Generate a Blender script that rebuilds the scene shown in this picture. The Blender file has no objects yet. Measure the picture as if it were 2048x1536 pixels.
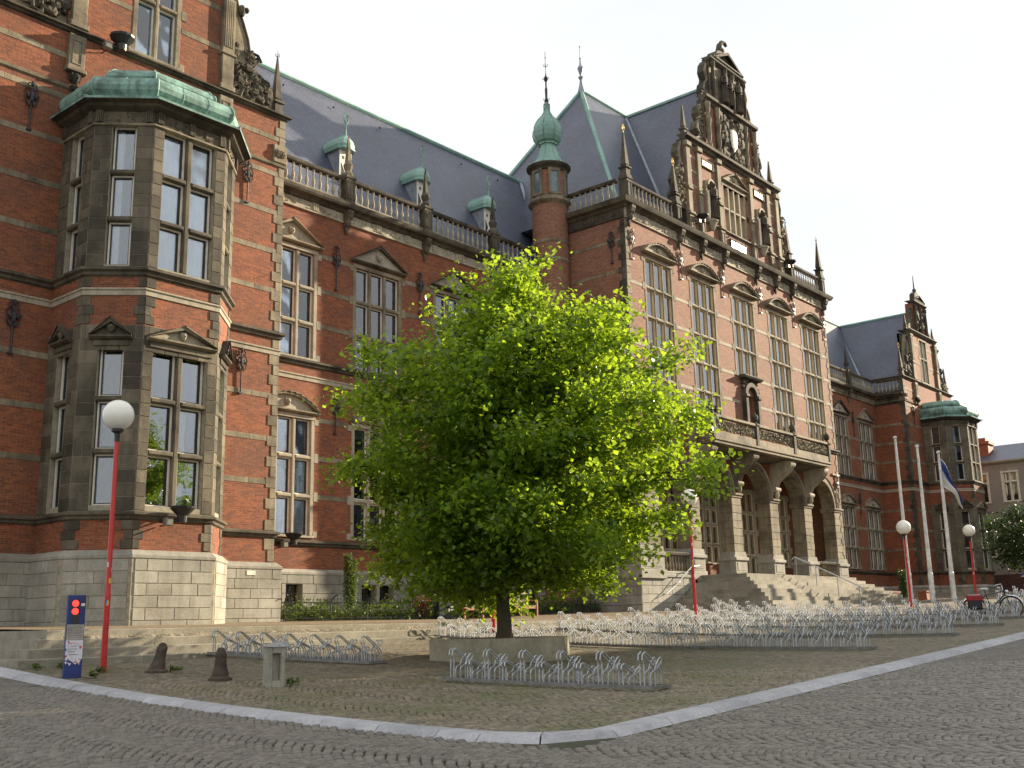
import bpy, bmesh, math, random
import numpy as np
from mathutils import Vector, Matrix
random.seed(7); rng = np.random.default_rng(7)
PI = math.pi; R = math.radians
scene = bpy.context.scene; COL = scene.collection
# ------------------------------------------------------------------ camera
cam_d = bpy.data.cameras.new('camera'); cam = bpy.data.objects.new('camera', cam_d); COL.objects.link(cam)
scene.camera = cam
def cam_axes(yaw, pit, rol):
    cy, sy, cp, sp, cr, sr = math.cos(yaw), math.sin(yaw), math.cos(pit), math.sin(pit), math.cos(rol), math.sin(rol)
    f = Vector((sy*cp, cy*cp, sp)); r0 = Vector((cy, -sy, 0)); u0 = r0.cross(f)
    return cr*r0 + sr*u0, -sr*r0 + cr*u0, f
r_, u_, f_ = cam_axes(R(49.7326), R(12.5803), R(-1.25287))
cam.matrix_world = Matrix(((r_[0], u_[0], -f_[0], 0), (r_[1], u_[1], -f_[1], 0), (r_[2], u_[2], -f_[2], 0), (0, 0, 0, 1)))
cam_d.sensor_width = 36.0; cam_d.lens = 2146.88/2048*36.0
cam_d.clip_start = 0.1; cam_d.clip_end = 3000
# ------------------------------------------------------------------ sun and sky
SUN = Vector((3.3, -1.0, 1.22)).normalized()
sun_el = math.asin(SUN.z); sun_az = math.atan2(SUN.x, SUN.y)
sd = bpy.data.lights.new('sun', 'SUN'); so = bpy.data.objects.new('sun', sd); COL.objects.link(so)
sd.energy = 5.0; sd.angle = R(0.5); sd.color = (1.0, 0.85, 0.63)
so.rotation_euler = SUN.to_track_quat('Z', 'Y').to_euler(); so.location = (60, -40, 40)
world = bpy.data.worlds.new('World'); scene.world = world; world.use_nodes = True
nt = world.node_tree; nt.nodes.clear()
out = nt.nodes.new('ShaderNodeOutputWorld'); bg = nt.nodes.new('ShaderNodeBackground')
sky = nt.nodes.new('ShaderNodeTexSky'); sky.sky_type = 'NISHITA'; sky.sun_disc = False
sky.sun_elevation = sun_el; sky.sun_rotation = sun_az; sky.altitude = 10; sky.dust_density = 2.0; sky.ozone_density = 1.0
tc = nt.nodes.new('ShaderNodeTexCoord'); mp = nt.nodes.new('ShaderNodeMapping'); mp.inputs['Scale'].default_value = (1, 1, 2.6)
nz = nt.nodes.new('ShaderNodeTexNoise'); nz.inputs['Scale'].default_value = 1.7; nz.inputs['Detail'].default_value = 7; nz.inputs['Roughness'].default_value = 0.55
cr = nt.nodes.new('ShaderNodeValToRGB'); cr.color_ramp.elements[0].position = 0.22; cr.color_ramp.elements[0].color = (0.85,)*3 + (1,)
cr.color_ramp.elements[1].position = 0.5; cr.color_ramp.elements[1].color = (1, 1, 1, 1)
mx = nt.nodes.new('ShaderNodeMix'); mx.data_type = 'RGBA'; mx.inputs['B'].default_value = (8.6, 8.8, 9.0, 1)
L = nt.links.new
L(tc.outputs['Generated'], mp.inputs['Vector']); L(mp.outputs[0], nz.inputs['Vector']); L(nz.outputs['Fac'], cr.inputs[0])
L(cr.outputs[0], mx.inputs['Factor']); L(sky.outputs[0], mx.inputs['A']); L(mx.outputs['Result'], bg.inputs['Color'])
bg.inputs['Strength'].default_value = 0.05; L(bg.outputs[0], out.inputs['Surface'])
scene.view_settings.view_transform = 'Standard'; scene.view_settings.look = 'None'
scene.view_settings.exposure = 1.25; scene.view_settings.gamma = 1.0; scene.view_settings.use_curve_mapping = False
scene.cycles.max_bounces = 6; scene.cycles.transparent_max_bounces = 12
# ------------------------------------------------------------------ materials
MATS = {}
def newmat(name):
    m = bpy.data.materials.new(name); m.use_nodes = True; MATS[name] = m
    n = m.node_tree.nodes; return m, n, m.node_tree.links.new, n['Principled BSDF']
def node(n, t, **k):
    x = n.new(t)
    for a, b in k.items():
        if a in x.inputs: x.inputs[a].default_value = b
        else: setattr(x, a, b)
    return x
def mixrgb(n, l, fac, a, b, blend='MIX'):
    m = n.new('ShaderNodeMix'); m.data_type = 'RGBA'; m.blend_type = blend
    for s, v in (('Factor', fac), ('A', a), ('B', b)):
        if isinstance(v, (int, float)): m.inputs[s].default_value = v
        elif isinstance(v, (tuple, list)): m.inputs[s].default_value = tuple(v) + ((1,) if len(v) == 3 else ())
        else: l(v, m.inputs[s])
    return m.outputs['Result']
def ramp(n, l, src, p0, p1, c0=(0,)*3, c1=(1,)*3):
    r = n.new('ShaderNodeValToRGB'); r.color_ramp.elements[0].position = p0; r.color_ramp.elements[1].position = p1
    r.color_ramp.elements[0].color = tuple(c0) + (1,); r.color_ramp.elements[1].color = tuple(c1) + (1,)
    l(src, r.inputs[0]); return r.outputs[0]
def simple(name, col, rough=0.6, metal=0.0, var=0.0, nscale=6.0, ncol=None, namt=0.35, bump=0.0, spec=0.5, randv=0.0):
    m, n, l, p = newmat(name)
    p.inputs['Roughness'].default_value = rough; p.inputs['Metallic'].default_value = metal
    p.inputs['Specular IOR Level'].default_value = spec
    c = None
    g = node(n, 'ShaderNodeNewGeometry')
    nz = node(n, 'ShaderNodeTexNoise', Scale=nscale, Detail=6.0, Roughness=0.62); l(g.outputs['Position'], nz.inputs['Vector'])
    f = ramp(n, l, nz.outputs['Fac'], 0.5 - namt*0.45, 0.5 + namt*0.45)
    c = mixrgb(n, l, f, ncol if ncol else tuple(x*0.6 for x in col), col)
    if randv:
        oi = node(n, 'ShaderNodeObjectInfo'); rr = ramp(n, l, oi.outputs['Random'], 0, 1, (1-randv,)*3, (1+randv,)*3)
        c = mixrgb(n, l, 1.0, c, rr, 'MULTIPLY')
    l(c, p.inputs['Base Color'])
    if bump:
        nb = node(n, 'ShaderNodeTexNoise', Scale=nscale*6, Detail=4.0); l(g.outputs['Position'], nb.inputs['Vector'])
        b = node(n, 'ShaderNodeBump', Strength=bump, Distance=0.02); l(nb.outputs['Fac'], b.inputs['Height']); l(b.outputs[0], p.inputs['Normal'])
    return m
def brickmat(name, c1, c2, mortar, bw=0.19, rh=0.052, ms=0.0055, dirt=(0.08, 0.05, 0.04), dirtamt=0.5):
    m, n, l, p = newmat(name)
    uv = node(n, 'ShaderNodeUVMap'); uv.uv_map = 'UVMap'
    b = node(n, 'ShaderNodeTexBrick'); b.offset = 0.5
    for k, v in (('Color1', c1), ('Color2', c2), ('Mortar', mortar)): b.inputs[k].default_value = tuple(v) + (1,)
    b.inputs['Scale'].default_value = 1.0; b.inputs['Mortar Size'].default_value = ms; b.inputs['Mortar Smooth'].default_value = 0.2
    b.inputs['Bias'].default_value = -0.1; b.inputs['Brick Width'].default_value = bw; b.inputs['Row Height'].default_value = rh
    l(uv.outputs[0], b.inputs['Vector'])
    g = node(n, 'ShaderNodeNewGeometry')
    n1 = node(n, 'ShaderNodeTexNoise', Scale=0.8, Detail=6.0, Roughness=0.65); l(g.outputs['Position'], n1.inputs['Vector'])
    n2 = node(n, 'ShaderNodeTexNoise', Scale=14.0, Detail=3.0); l(g.outputs['Position'], n2.inputs['Vector'])
    f1 = ramp(n, l, n1.outputs['Fac'], 0.42, 0.75, (0,)*3, (dirtamt,)*3)
    c = mixrgb(n, l, f1, b.outputs['Color'], dirt)
    f2 = ramp(n, l, n2.outputs['Fac'], 0.3, 0.7, (0.78,)*3, (1.18,)*3)
    c = mixrgb(n, l, 1.0, c, f2, 'MULTIPLY')
    l(c, p.inputs['Base Color']); p.inputs['Roughness'].default_value = 0.8; p.inputs['Specular IOR Level'].default_value = 0.3
    bp = node(n, 'ShaderNodeBump', Strength=0.5, Distance=0.008); bp.invert = True; l(b.outputs['Fac'], bp.inputs['Height']); l(bp.outputs[0], p.inputs['Normal'])
    return m
def stonemat(name, light, dark, lo=0.35, hi=0.65, scale=1.2, randv=0.12, streak=True, bump=0.35, rough=0.8):
    """weathered stone: soot patches and vertical streaks of its own"""
    m, n, l, p = newmat(name)
    g = node(n, 'ShaderNodeNewGeometry')
    n1 = node(n, 'ShaderNodeTexNoise', Scale=scale, Detail=8.0, Roughness=0.68); l(g.outputs['Position'], n1.inputs['Vector'])
    c = mixrgb(n, l, ramp(n, l, n1.outputs['Fac'], lo, hi), dark, light)
    if streak:
        mpn = node(n, 'ShaderNodeMapping'); mpn.inputs['Scale'].default_value = (7, 7, 0.7); l(g.outputs['Position'], mpn.inputs['Vector'])
        n2 = node(n, 'ShaderNodeTexNoise', Scale=1.0, Detail=4.0); l(mpn.outputs[0], n2.inputs['Vector'])
        c = mixrgb(n, l, ramp(n, l, n2.outputs['Fac'], 0.45, 0.75, (0,)*3, (0.55,)*3), c, dark)
    oi = node(n, 'ShaderNodeObjectInfo'); c = mixrgb(n, l, 1.0, c, ramp(n, l, oi.outputs['Random'], 0, 1, (1-randv,)*3, (1+randv,)*3), 'MULTIPLY')
    n3 = node(n, 'ShaderNodeTexNoise', Scale=30.0, Detail=4.0); l(g.outputs['Position'], n3.inputs['Vector'])
    c = mixrgb(n, l, 1.0, c, ramp(n, l, n3.outputs['Fac'], 0.3, 0.7, (0.85,)*3, (1.12,)*3), 'MULTIPLY')
    l(c, p.inputs['Base Color']); p.inputs['Roughness'].default_value = rough; p.inputs['Specular IOR Level'].default_value = 0.3
    b = node(n, 'ShaderNodeBump', Strength=bump, Distance=0.015); l(n3.outputs['Fac'], b.inputs['Height']); l(b.outputs[0], p.inputs['Normal'])
    return m
BRICK = brickmat('brick_wall', (0.31, 0.088, 0.034), (0.165, 0.043, 0.021), (0.19, 0.14, 0.085), dirtamt=0.6)
BRICKC = brickmat('brick_central', (0.30, 0.125, 0.07), (0.19, 0.072, 0.042), (0.25, 0.2, 0.15), dirtamt=0.35)
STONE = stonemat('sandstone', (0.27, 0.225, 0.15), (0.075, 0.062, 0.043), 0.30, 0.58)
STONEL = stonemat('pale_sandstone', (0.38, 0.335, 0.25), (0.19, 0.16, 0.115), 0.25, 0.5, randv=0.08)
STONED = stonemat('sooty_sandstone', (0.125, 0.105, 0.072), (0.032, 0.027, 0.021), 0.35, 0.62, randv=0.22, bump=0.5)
STONEB = stonemat('soot_stained_block', (0.165, 0.138, 0.093), (0.04, 0.034, 0.025), 0.33, 0.66, scale=0.8, randv=0.35, bump=0.4)
JOINT = simple('lime_mortar', (0.36, 0.32, 0.23), 0.9, nscale=8, namt=0.4)
PLINTH = stonemat('grey_plinth_stone', (0.36, 0.34, 0.285), (0.2, 0.185, 0.15), 0.3, 0.6, scale=0.9, randv=0.13, streak=True, bump=0.2)
STEPM = stonemat('step_stone', (0.31, 0.285, 0.225), (0.17, 0.152, 0.115), 0.3, 0.6, scale=1.5, randv=0.12, streak=False)
COPPER = stonemat('green_copper', (0.27, 0.43, 0.36), (0.14, 0.26, 0.22), 0.3, 0.62, scale=1.1, randv=0.05, bump=0.08, rough=0.55)
COPPERD = stonemat('stained_copper', (0.25, 0.41, 0.345), (0.035, 0.055, 0.047), 0.30, 0.56, scale=1.6, randv=0.05, bump=0.08, rough=0.5)
LEAD = simple('lead', (0.30, 0.33, 0.38), 0.5, nscale=3)
IRON = simple('black_iron', (0.02, 0.02, 0.022), 0.45, nscale=10)
IRONG = simple('grey_iron', (0.22, 0.20, 0.17), 0.4, nscale=10, metal=0.3)
GOLD = simple('gilding', (0.85, 0.58, 0.2), 0.3, metal=1.0, nscale=10, ncol=(0.7, 0.45, 0.12))
WHITE = simple('white_paint', (0.74, 0.71, 0.62), 0.45, nscale=4, ncol=(0.6, 0.56, 0.46))
CREAM = simple('cream_paint', (0.60, 0.48, 0.30), 0.5, nscale=4, ncol=(0.5, 0.38, 0.2))
BLACKW = simple('dark_window_frame', (0.02, 0.02, 0.018), 0.4, nscale=4)
DARK = simple('dark_room', (0.012, 0.011, 0.01), 0.9, nscale=2)
CURT = simple('net_curtain', (0.84, 0.86, 0.88), 0.9, nscale=3, ncol=(0.5, 0.52, 0.54), namt=0.6)
BROWNC = simple('brown_curtain', (0.16, 0.11, 0.07), 0.9, nscale=3)
OCHRE = simple('varnished_oak', (0.52, 0.31, 0.09), 0.45, nscale=6)
GALV = simple('galvanised_steel', (0.55, 0.57, 0.58), 0.42, metal=0.7, nscale=20, ncol=(0.36, 0.38, 0.40))
REDP = simple('red_paint', (0.55, 0.025, 0.02), 0.28, nscale=8, ncol=(0.45, 0.02, 0.018))
def slate():
    m, n, l, p = newmat('roof_slate')
    uv = node(n, 'ShaderNodeUVMap'); uv.uv_map = 'UVMap'
    b = node(n, 'ShaderNodeTexBrick'); b.offset = 0.5
    for k, v in (('Color1', (0.085, 0.097, 0.14)), ('Color2', (0.06, 0.07, 0.105)), ('Mortar', (0.03, 0.033, 0.045))): b.inputs[k].default_value = tuple(v) + (1,)
    b.inputs['Scale'].default_value = 1.0; b.inputs['Mortar Size'].default_value = 0.008; b.inputs['Brick Width'].default_value = 0.17; b.inputs['Row Height'].default_value = 0.12
    l(uv.outputs[0], b.inputs['Vector'])
    g = node(n, 'ShaderNodeNewGeometry'); n1 = node(n, 'ShaderNodeTexNoise', Scale=0.5, Detail=5.0, Roughness=0.6); l(g.outputs['Position'], n1.inputs['Vector'])
    c = mixrgb(n, l, 1.0, b.outputs['Color'], ramp(n, l, n1.outputs['Fac'], 0.3, 0.7, (0.8,)*3, (1.25,)*3), 'MULTIPLY'); l(c, p.inputs['Base Color'])
    p.inputs['Roughness'].default_value = 0.42; p.inputs['Specular IOR Level'].default_value = 0.6
    bp = node(n, 'ShaderNodeBump', Strength=0.6, Distance=0.01); bp.invert = True; l(b.outputs['Fac'], bp.inputs['Height']); l(bp.outputs[0], p.inputs['Normal'])
    return m
SLATE = slate()
def glassmat(name, tint=(0.86, 0.9, 0.92), k=2.2, leaded=False):
    m, n, l, p = newmat(name); o = n['Material Output']; n.remove(p)
    tr = node(n, 'ShaderNodeBsdfTransparent', Color=tuple(tint) + (1,)); gl = node(n, 'ShaderNodeBsdfGlossy', Color=(0.95, 0.97, 1, 1), Roughness=0.02)
    fr = node(n, 'ShaderNodeFresnel', IOR=1.5); mu = node(n, 'ShaderNodeMath'); mu.operation = 'MULTIPLY'; mu.use_clamp = True; mu.inputs[1].default_value = k
    l(fr.outputs[0], mu.inputs[0])
    g = node(n, 'ShaderNodeNewGeometry'); nz = node(n, 'ShaderNodeTexNoise', Scale=1.3, Detail=1.0); l(g.outputs['Position'], nz.inputs['Vector'])
    b = node(n, 'ShaderNodeBump', Strength=0.12, Distance=0.05); l(nz.outputs['Fac'], b.inputs['Height']); l(b.outputs[0], gl.inputs['Normal'])
    ms = node(n, 'ShaderNodeMixShader'); l(mu.outputs[0], ms.inputs[0]); l(tr.outputs[0], ms.inputs[1]); l(gl.outputs[0], ms.inputs[2])
    l(ms.outputs[0], o.inputs['Surface']); return m
GLASS = glassmat('window_glass', k=3.6)
LEADED = simple('leaded_glass', (0.05, 0.09, 0.10), 0.15, nscale=9, ncol=(0.10, 0.17, 0.2), spec=0.9)
# ------------------------------------------------------------------ mesh helpers
WL = {}   # world location of linked parents
class Fr:
    """facade frame: u along the wall, v outwards, z up"""
    def __init__(s, ox, oy, tx, ty):
        k = math.hypot(tx, ty); s.o = (ox, oy); s.t = (tx/k, ty/k); s.n = (ty/k, -tx/k)
    def w(s, u, v, z): return (s.o[0] + s.t[0]*u + s.n[0]*v, s.o[1] + s.t[1]*u + s.n[1]*v, z)
ID = Fr(0, 0, 1, 0)
def FY(y): return Fr(0, y, 1, 0)          # wall facing -y ; u = x
class MB:
    def __init__(s, fr=ID): s.v = []; s.f = []; s.uv = []; s.fr = fr
    def face(s, pts, uvs=None):
        i = len(s.v)
        s.v += [s.fr.w(*p) for p in pts]; s.f.append(tuple(range(i, i+len(pts))))
        if uvs is None:
            a, b, c = pts[0], pts[1], pts[2]
            d1 = [b[k]-a[k] for k in range(3)]; d2 = [c[k]-a[k] for k in range(3)]
            nn = [abs(d1[1]*d2[2]-d1[2]*d2[1]), abs(d1[2]*d2[0]-d1[0]*d2[2]), abs(d1[0]*d2[1]-d1[1]*d2[0])]
            k = nn.index(max(nn))
            uvs = [((p[1], p[2]), (p[0], p[2]), (p[0], p[1]))[k] for p in pts]
        s.uv += uvs
    def box(s, u0, u1, v0, v1, z0, z1, bev=0.0, skip=''):
        b = bev
        A = [(u0, v0, z0), (u1, v0, z0), (u1, v0, z1), (u0, v0, z1)]
        if b:
            B = [(u0, v1-b, z0), (u1, v1-b, z0), (u1, v1-b, z1), (u0, v1-b, z1)]
            Cc = [(u0+b, v1, z0+b), (u1-b, v1, z0+b), (u1-b, v1, z1-b), (u0+b, v1, z1-b)]
        else: B = [(u0, v1, z0), (u1, v1, z0), (u1, v1, z1), (u0, v1, z1)]; Cc = B
        if 'b' not in skip: s.face(A[::-1])
        for i in range(4):
            j = (i+1) % 4; s.face([A[i], A[j], B[j], B[i]])
            if b: s.face([B[i], B[j], Cc[j], Cc[i]])
        s.face(Cc)
        return s
    def prism(s, poly, v0, v1):           # polygon in (u,z), extruded along v
        s.face([(u, v1, z) for u, z in poly]); s.face([(u, v0, z) for u, z in poly][::-1])
        for i in range(len(poly)):
            a, b = poly[i], poly[(i+1) % len(poly)]
            s.face([(a[0], v0, a[1]), (b[0], v0, b[1]), (b[0], v1, b[1]), (a[0], v1, a[1])])
        return s
    def bar(s, prof, u0, u1):             # profile in (v,z), extruded along u
        s.face([(u0, v, z) for v, z in prof]); s.face([(u1, v, z) for v, z in prof][::-1])
        for i in range(len(prof)):
            a, b = prof[i], prof[(i+1) % len(prof)]
            s.face([(u0, a[0], a[1]), (u1, a[0], a[1]), (u1, b[0], b[1]), (u0, b[0], b[1])])
        return s
    def lathe(s, cu, cv, prof, n=12, a0=0.0, sx=1.0, sy=1.0):
        rings = [[(cu + r*sx*math.cos(a0+2*PI*i/n), cv + r*sy*math.sin(a0+2*PI*i/n), z) for i in range(n)] for r, z in prof]
        for k in range(len(rings)-1):
            r0, r1 = prof[k][0], prof[k+1][0]
            for i in range(n):
                j = (i+1) % n; rr = max(r0, r1); U0 = i*2*PI*rr/n; U1 = (i+1)*2*PI*rr/n
                s.face([rings[k][i], rings[k][j], rings[k+1][j], rings[k+1][i]], [(U0, prof[k][1]), (U1, prof[k][1]), (U1, prof[k+1][1]), (U0, prof[k+1][1])])
        if prof[0][0] > 1e-3: s.face(rings[0][::-1])
        if prof[-1][0] > 1e-3: s.face(rings[-1])
        return s
    def tube(s, path, r, n=6, caps=True, r1=None):
        P = [Vector(p) for p in path]; up = Vector((0, 0, 1)); rings = []
        for i, p in enumerate(P):
            d = (P[min(i+1, len(P)-1)] - P[max(i-1, 0)]).normalized()
            a = d.cross(up) if abs(d.z) < 0.93 else d.cross(Vector((1, 0, 0)))
            a.normalize(); b = d.cross(a).normalized()
            if rings:
                pa = rings[-1][1]; a = (pa - d*pa.dot(d)).normalized(); b = d.cross(a)
            rad = r if r1 is None else r + (r1-r)*i/(len(P)-1)
            rings.append(([tuple(p + a*rad*math.cos(2*PI*k/n) + b*rad*math.sin(2*PI*k/n)) for k in range(n)], a))
        for i in range(len(rings)-1):
            A, B = rings[i][0], rings[i+1][0]
            for k in range(n): s.face([A[k], A[(k+1) % n], B[(k+1) % n], B[k]])
        if caps: s.face(rings[0][0][::-1]); s.face(rings[-1][0])
        return s
    def blob(s, c, rx, ry, rz, n=6, m=4):
        pr = [(math.sin(PI*k/m), -math.cos(PI*k/m)) for k in range(m+1)]
        rings = [[(c[0]+rx*q*math.cos(2*PI*i/n), c[1]+ry*q*math.sin(2*PI*i/n), c[2]+rz*h) for i in range(n)] for q, h in pr]
        for k in range(m):
            for i in range(n):
                j = (i+1) % n
                if k == 0: s.face([rings[0][0], rings[1][j], rings[1][i]][::-1])
                elif k == m-1: s.face([rings[k][i], rings[k][j], rings[m][0]])
                else: s.face([rings[k][i], rings[k][j], rings[k+1][j], rings[k+1][i]])
        return s
    def mesh(s, name, mat, origin=(0, 0, 0), smooth=False):
        me = bpy.data.meshes.new(name)
        me.from_pydata([(x-origin[0], y-origin[1], z-origin[2]) for x, y, z in s.v], [], s.f)
        ul = me.uv_layers.new(name='UVMap'); ul.data.foreach_set('uv', np.array(s.uv, dtype=np.float32).ravel())
        for m in (mat if isinstance(mat, (list, tuple)) else [mat]): me.materials.append(m)
        if smooth: me.polygons.foreach_set('use_smooth', [True]*len(me.polygons))
        return me
    def build(s, name, mat, parent=None, smooth=False, kind=None, label=None):
        xs = [p[0] for p in s.v]; ys = [p[1] for p in s.v]; zs = [p[2] for p in s.v]
        o3 = ((min(xs)+max(xs))/2, (min(ys)+max(ys))/2, min(zs))
        me = s.mesh(name, mat, o3, smooth)
        return link(name, me, o3, parent, kind, label)
def link(name, me, world, parent=None, kind=None, label=None, rotz=0.0):
    o = bpy.data.objects.new(name, me); COL.objects.link(o)
    pl = WL[parent.name] if parent else (0, 0, 0)
    o.location = (world[0]-pl[0], world[1]-pl[1], world[2]-pl[2]); o.parent = parent; WL[o.name] = tuple(world)
    if rotz: o.rotation_euler = (0, 0, rotz)
    if kind: o['kind'] = kind
    if label: o['label'] = label
    return o
def tag(o, label, cat, group=None):
    o['label'] = label; o['category'] = cat
    if group: o['group'] = group
    return o
def thing(name, loc, label, cat, group=None, rotz=0.0):
    o = bpy.data.objects.new(name, None); COL.objects.link(o); o.location = loc; o.empty_display_size = 0.3
    o.rotation_euler = (0, 0, rotz); WL[o.name] = tuple(loc); return tag(o, label, cat, group)
def copy_tree(src, loc, rotz=0.0, label=None, parent=None):
    c = src.copy(); COL.objects.link(c)
    if parent is None: c.location = loc; c.rotation_euler = (0, 0, rotz)
    else: c.parent = parent
    if label: c['label'] = label
    for ch in src.children: copy_tree(ch, None, 0, None, c)
    return c
def offset_poly(pts, d):
    """mitred offset of an open plan polyline, positive = outwards (right of travel)"""
    res = []; n = len(pts)
    for i, (x, y) in enumerate(pts):
        ns = []
        if i > 0:
            a = pts[i-1]; t = Vector((x-a[0], y-a[1])).normalized(); ns.append(Vector((t.y, -t.x)))
        if i < n-1:
            b = pts[i+1]; t = Vector((b[0]-x, b[1]-y)).normalized(); ns.append(Vector((t.y, -t.x)))
        if len(ns) == 1: m = ns[0]
        else:
            m = (ns[0]+ns[1]); m = m/ max(0.25, (1+ns[0].dot(ns[1])))
        res.append((x+m.x*d, y+m.y*d))
    return res
def ring(pts, prof, mb=None, cap=False):
    """moulding: profile of (offset, z) swept along a plan polyline"""
    mb = mb or MB()
    L_ = [offset_poly(pts, v) for v, z in prof]; cum = [0]
    for i in range(len(pts)-1): cum.append(cum[-1]+math.dist(pts[i], pts[i+1]))
    acc = 0
    for k in range(len(prof)-1):
        d = math.dist(prof[k], prof[k+1]); z0 = prof[k][1]
        for i in range(len(pts)-1):
            a, b, c, e = L_[k][i], L_[k][i+1], L_[k+1][i+1], L_[k+1][i]
            mb.face([(*a, prof[k][1]), (*b, prof[k][1]), (*c, prof[k+1][1]), (*e, prof[k+1][1])],
                    [(cum[i], prof[k][1]), (cum[i+1], prof[k][1]), (cum[i+1], prof[k+1][1]+0.001), (cum[i], prof[k+1][1]+0.001)])
    for e_ in (0, -1):
        q = [(*L_[k][e_], prof[k][1]) for k in range(len(prof))]
        if len(q) > 2: mb.face(q)
    if cap: mb.face([(*p, prof[-1][1]) for p in L_[-1]])
    return mb
class WF(Fr):
    """world frame whose v axis is +y (used by ring and free geometry)"""
    def __init__(s): pass
    def w(s, u, v, z): return (u, v, z)
WFR = WF(); ID.__class__ = WF
def sub(o, loc): return tuple(a-b for a, b in zip(o, loc))
# ------------------------------------------------------------------ terrain
def G(x, y):
    x = np.clip(x, -30, 75); y = np.clip(y, -25, 24)
    return -1.388 + 0.051*x - 0.026*y + 0.008*x*x/50 + 0.071*y*y/20 - 0.054*x*y/30
def TT(x, y):
    x = np.clip(x, -40, 110)
    return 0.06 + 0.022*(np.minimum(y, 40)-18.6) + 0.0225*np.maximum(0, x-26)
def GH(x, y):
    """ground height: sloping plaza, then the terrace in front of the building"""
    x = np.asarray(x, float); y = np.asarray(y, float)
    t = TT(x, y); g = G(x, np.clip(y, -25, 18.6))
    s = np.clip((y-18.3)/0.4, 0, 1); s = s*s*(3-2*s); q = np.clip((x-9.0)/0.4, 0, 1); s = s*q
    return g*(1-s) + t*s
def gz(x, y): return float(GH(x, y))
# ================================================================== the university building
B = thing('university_building', (34.0, 26.0, 0.1), 'long red brick building with stone bands, ornate gables, slate roofs and green onion turret', 'building')
YP, YW, YC = 24.5, 26.5, 22.75
XM = 43.2
PIECES = {}
def piece(mb, name, mat, parent=B, cap=300, **k):
    """one countable piece; beyond the cap the pieces join into one stuff part"""
    key = (name, parent.name); c = PIECES.setdefault(key, [0, {}]); c[0] += 1
    if c[0] <= cap: return mb.build(name, mat, parent, **k)
    q = c[1].setdefault(mat.name, [MB(), mat, parent, name]); i = len(q[0].v); q[0].v += mb.v; q[0].uv += mb.uv
    q[0].f += [tuple(j+i for j in f) for f in mb.f]
def flush_pieces():
    for key, (cnt, d) in PIECES.items():
        for mname, (mb, mat, parent, name) in d.items():
            if mb.v: mb.build(name, mat, parent, kind='stuff')
def wall(fr, u0, u1, z0, z1, ops, mat, name='brick_wall', v=0.0, reveal=0.34, parent=B):
    us = sorted({u0, u1} | {o[k] for o in ops for k in (0, 1)}); zs = sorted({z0, z1} | {o[k] for o in ops for k in (2, 3)})
    us = [u for u in us if u0 <= u <= u1]; zs = [z for z in zs if z0 <= z <= z1]
    mb = MB(fr)
    for a, b in zip(us, us[1:]):
        for c, d in zip(zs, zs[1:]):
            m, n = (a+b)/2, (c+d)/2
            if any(o[0] < m < o[1] and o[2] < n < o[3] for o in ops): continue
            mb.face([(a, v, c), (b, v, c), (b, v, d), (a, v, d)])
    for a, b, c, d in ops:
        for q in ([(a, v, c), (a, v, d), (a, v-reveal, d), (a, v-reveal, c)], [(b, v, c), (b, v, d), (b, v-reveal, d), (b, v-reveal, c)],
                  [(a, v, c), (b, v, c), (b, v-reveal, c), (a, v-reveal, c)], [(a, v, d), (b, v, d), (b, v-reveal, d), (a, v-reveal, d)]): mb.face(q)
    return mb.build(name, mat, parent)
def stones(fr, u0, u1, z0, z1, h, lmin, lmax, mat, name='stone_block', v0=-0.02, v1=0.012, gap=0.007, bev=0.006, parent=B, ops=(), seed=1, toothed=None, cap=300):
    """coursed ashlar: one object per stone, joints recessed"""
    rd = random.Random(seed); n = max(1, round((z1-z0)/h)); hh = (z1-z0)/n
    for i in range(n):
        za, zb = z0+i*hh, z0+(i+1)*hh; zm = (za+zb)/2
        spans = [(u0, u1)]
        for o in ops:
            if o[2]-0.02 < zm < o[3]+0.02:
                ns = []
                for a, b in spans:
                    if o[1] <= a or o[0] >= b: ns.append((a, b))
                    else:
                        if o[0] > a+0.03: ns.append((a, o[0]))
                        if o[1] < b-0.03: ns.append((o[1], b))
                spans = ns
        for a, b in spans:
            w = b-a; k = max(1, round(w/rd.uniform(lmin, lmax)))
            if k == 1: cuts = [a, b]
            else:
                off = (0.5 if i % 2 else 0.0)
                cuts = [a+w*(j+(rd.uniform(-.16, .16) if 0 < j < k else 0))/k for j in range(k+1)]
                if i % 2 and k > 1: cuts = [a]+[c+w/k*0.45 for c in cuts[:-1]]+[b]; cuts = [cuts[0]]+[c for c in cuts[1:-1] if c-a > 0.1 and b-c > 0.1]+[b]
            for c, d in zip(cuts, cuts[1:]):
                mb = MB(fr); pr = rd.uniform(-0.003, 0.004)
                mb.box(c+gap, d-gap, v0, v1+pr, za+gap, zb-gap, bev=bev, skip='b'); piece(mb, name, mat, parent, cap)
def quoins(fr, u, du, z0, z1, mat, v1=0.02, h=0.29, wl=0.34, ws=0.2, name='quoin_stone', first=0, bands=()):
    """alternating long and short corner stones; du=+1 grows towards +u"""
    n = max(1, round((z1-z0)/h)); hh = (z1-z0)/n
    for i in range(n):
        w = wl if (i+first) % 2 else ws
        a, b = (u, u+w) if du > 0 else (u-w, u)
        mb = MB(fr); mb.box(a, b, -0.02, v1, z0+i*hh+0.004, z0+(i+1)*hh-0.004, bev=0.008, skip='b'); piece(mb, name, mat)
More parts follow.
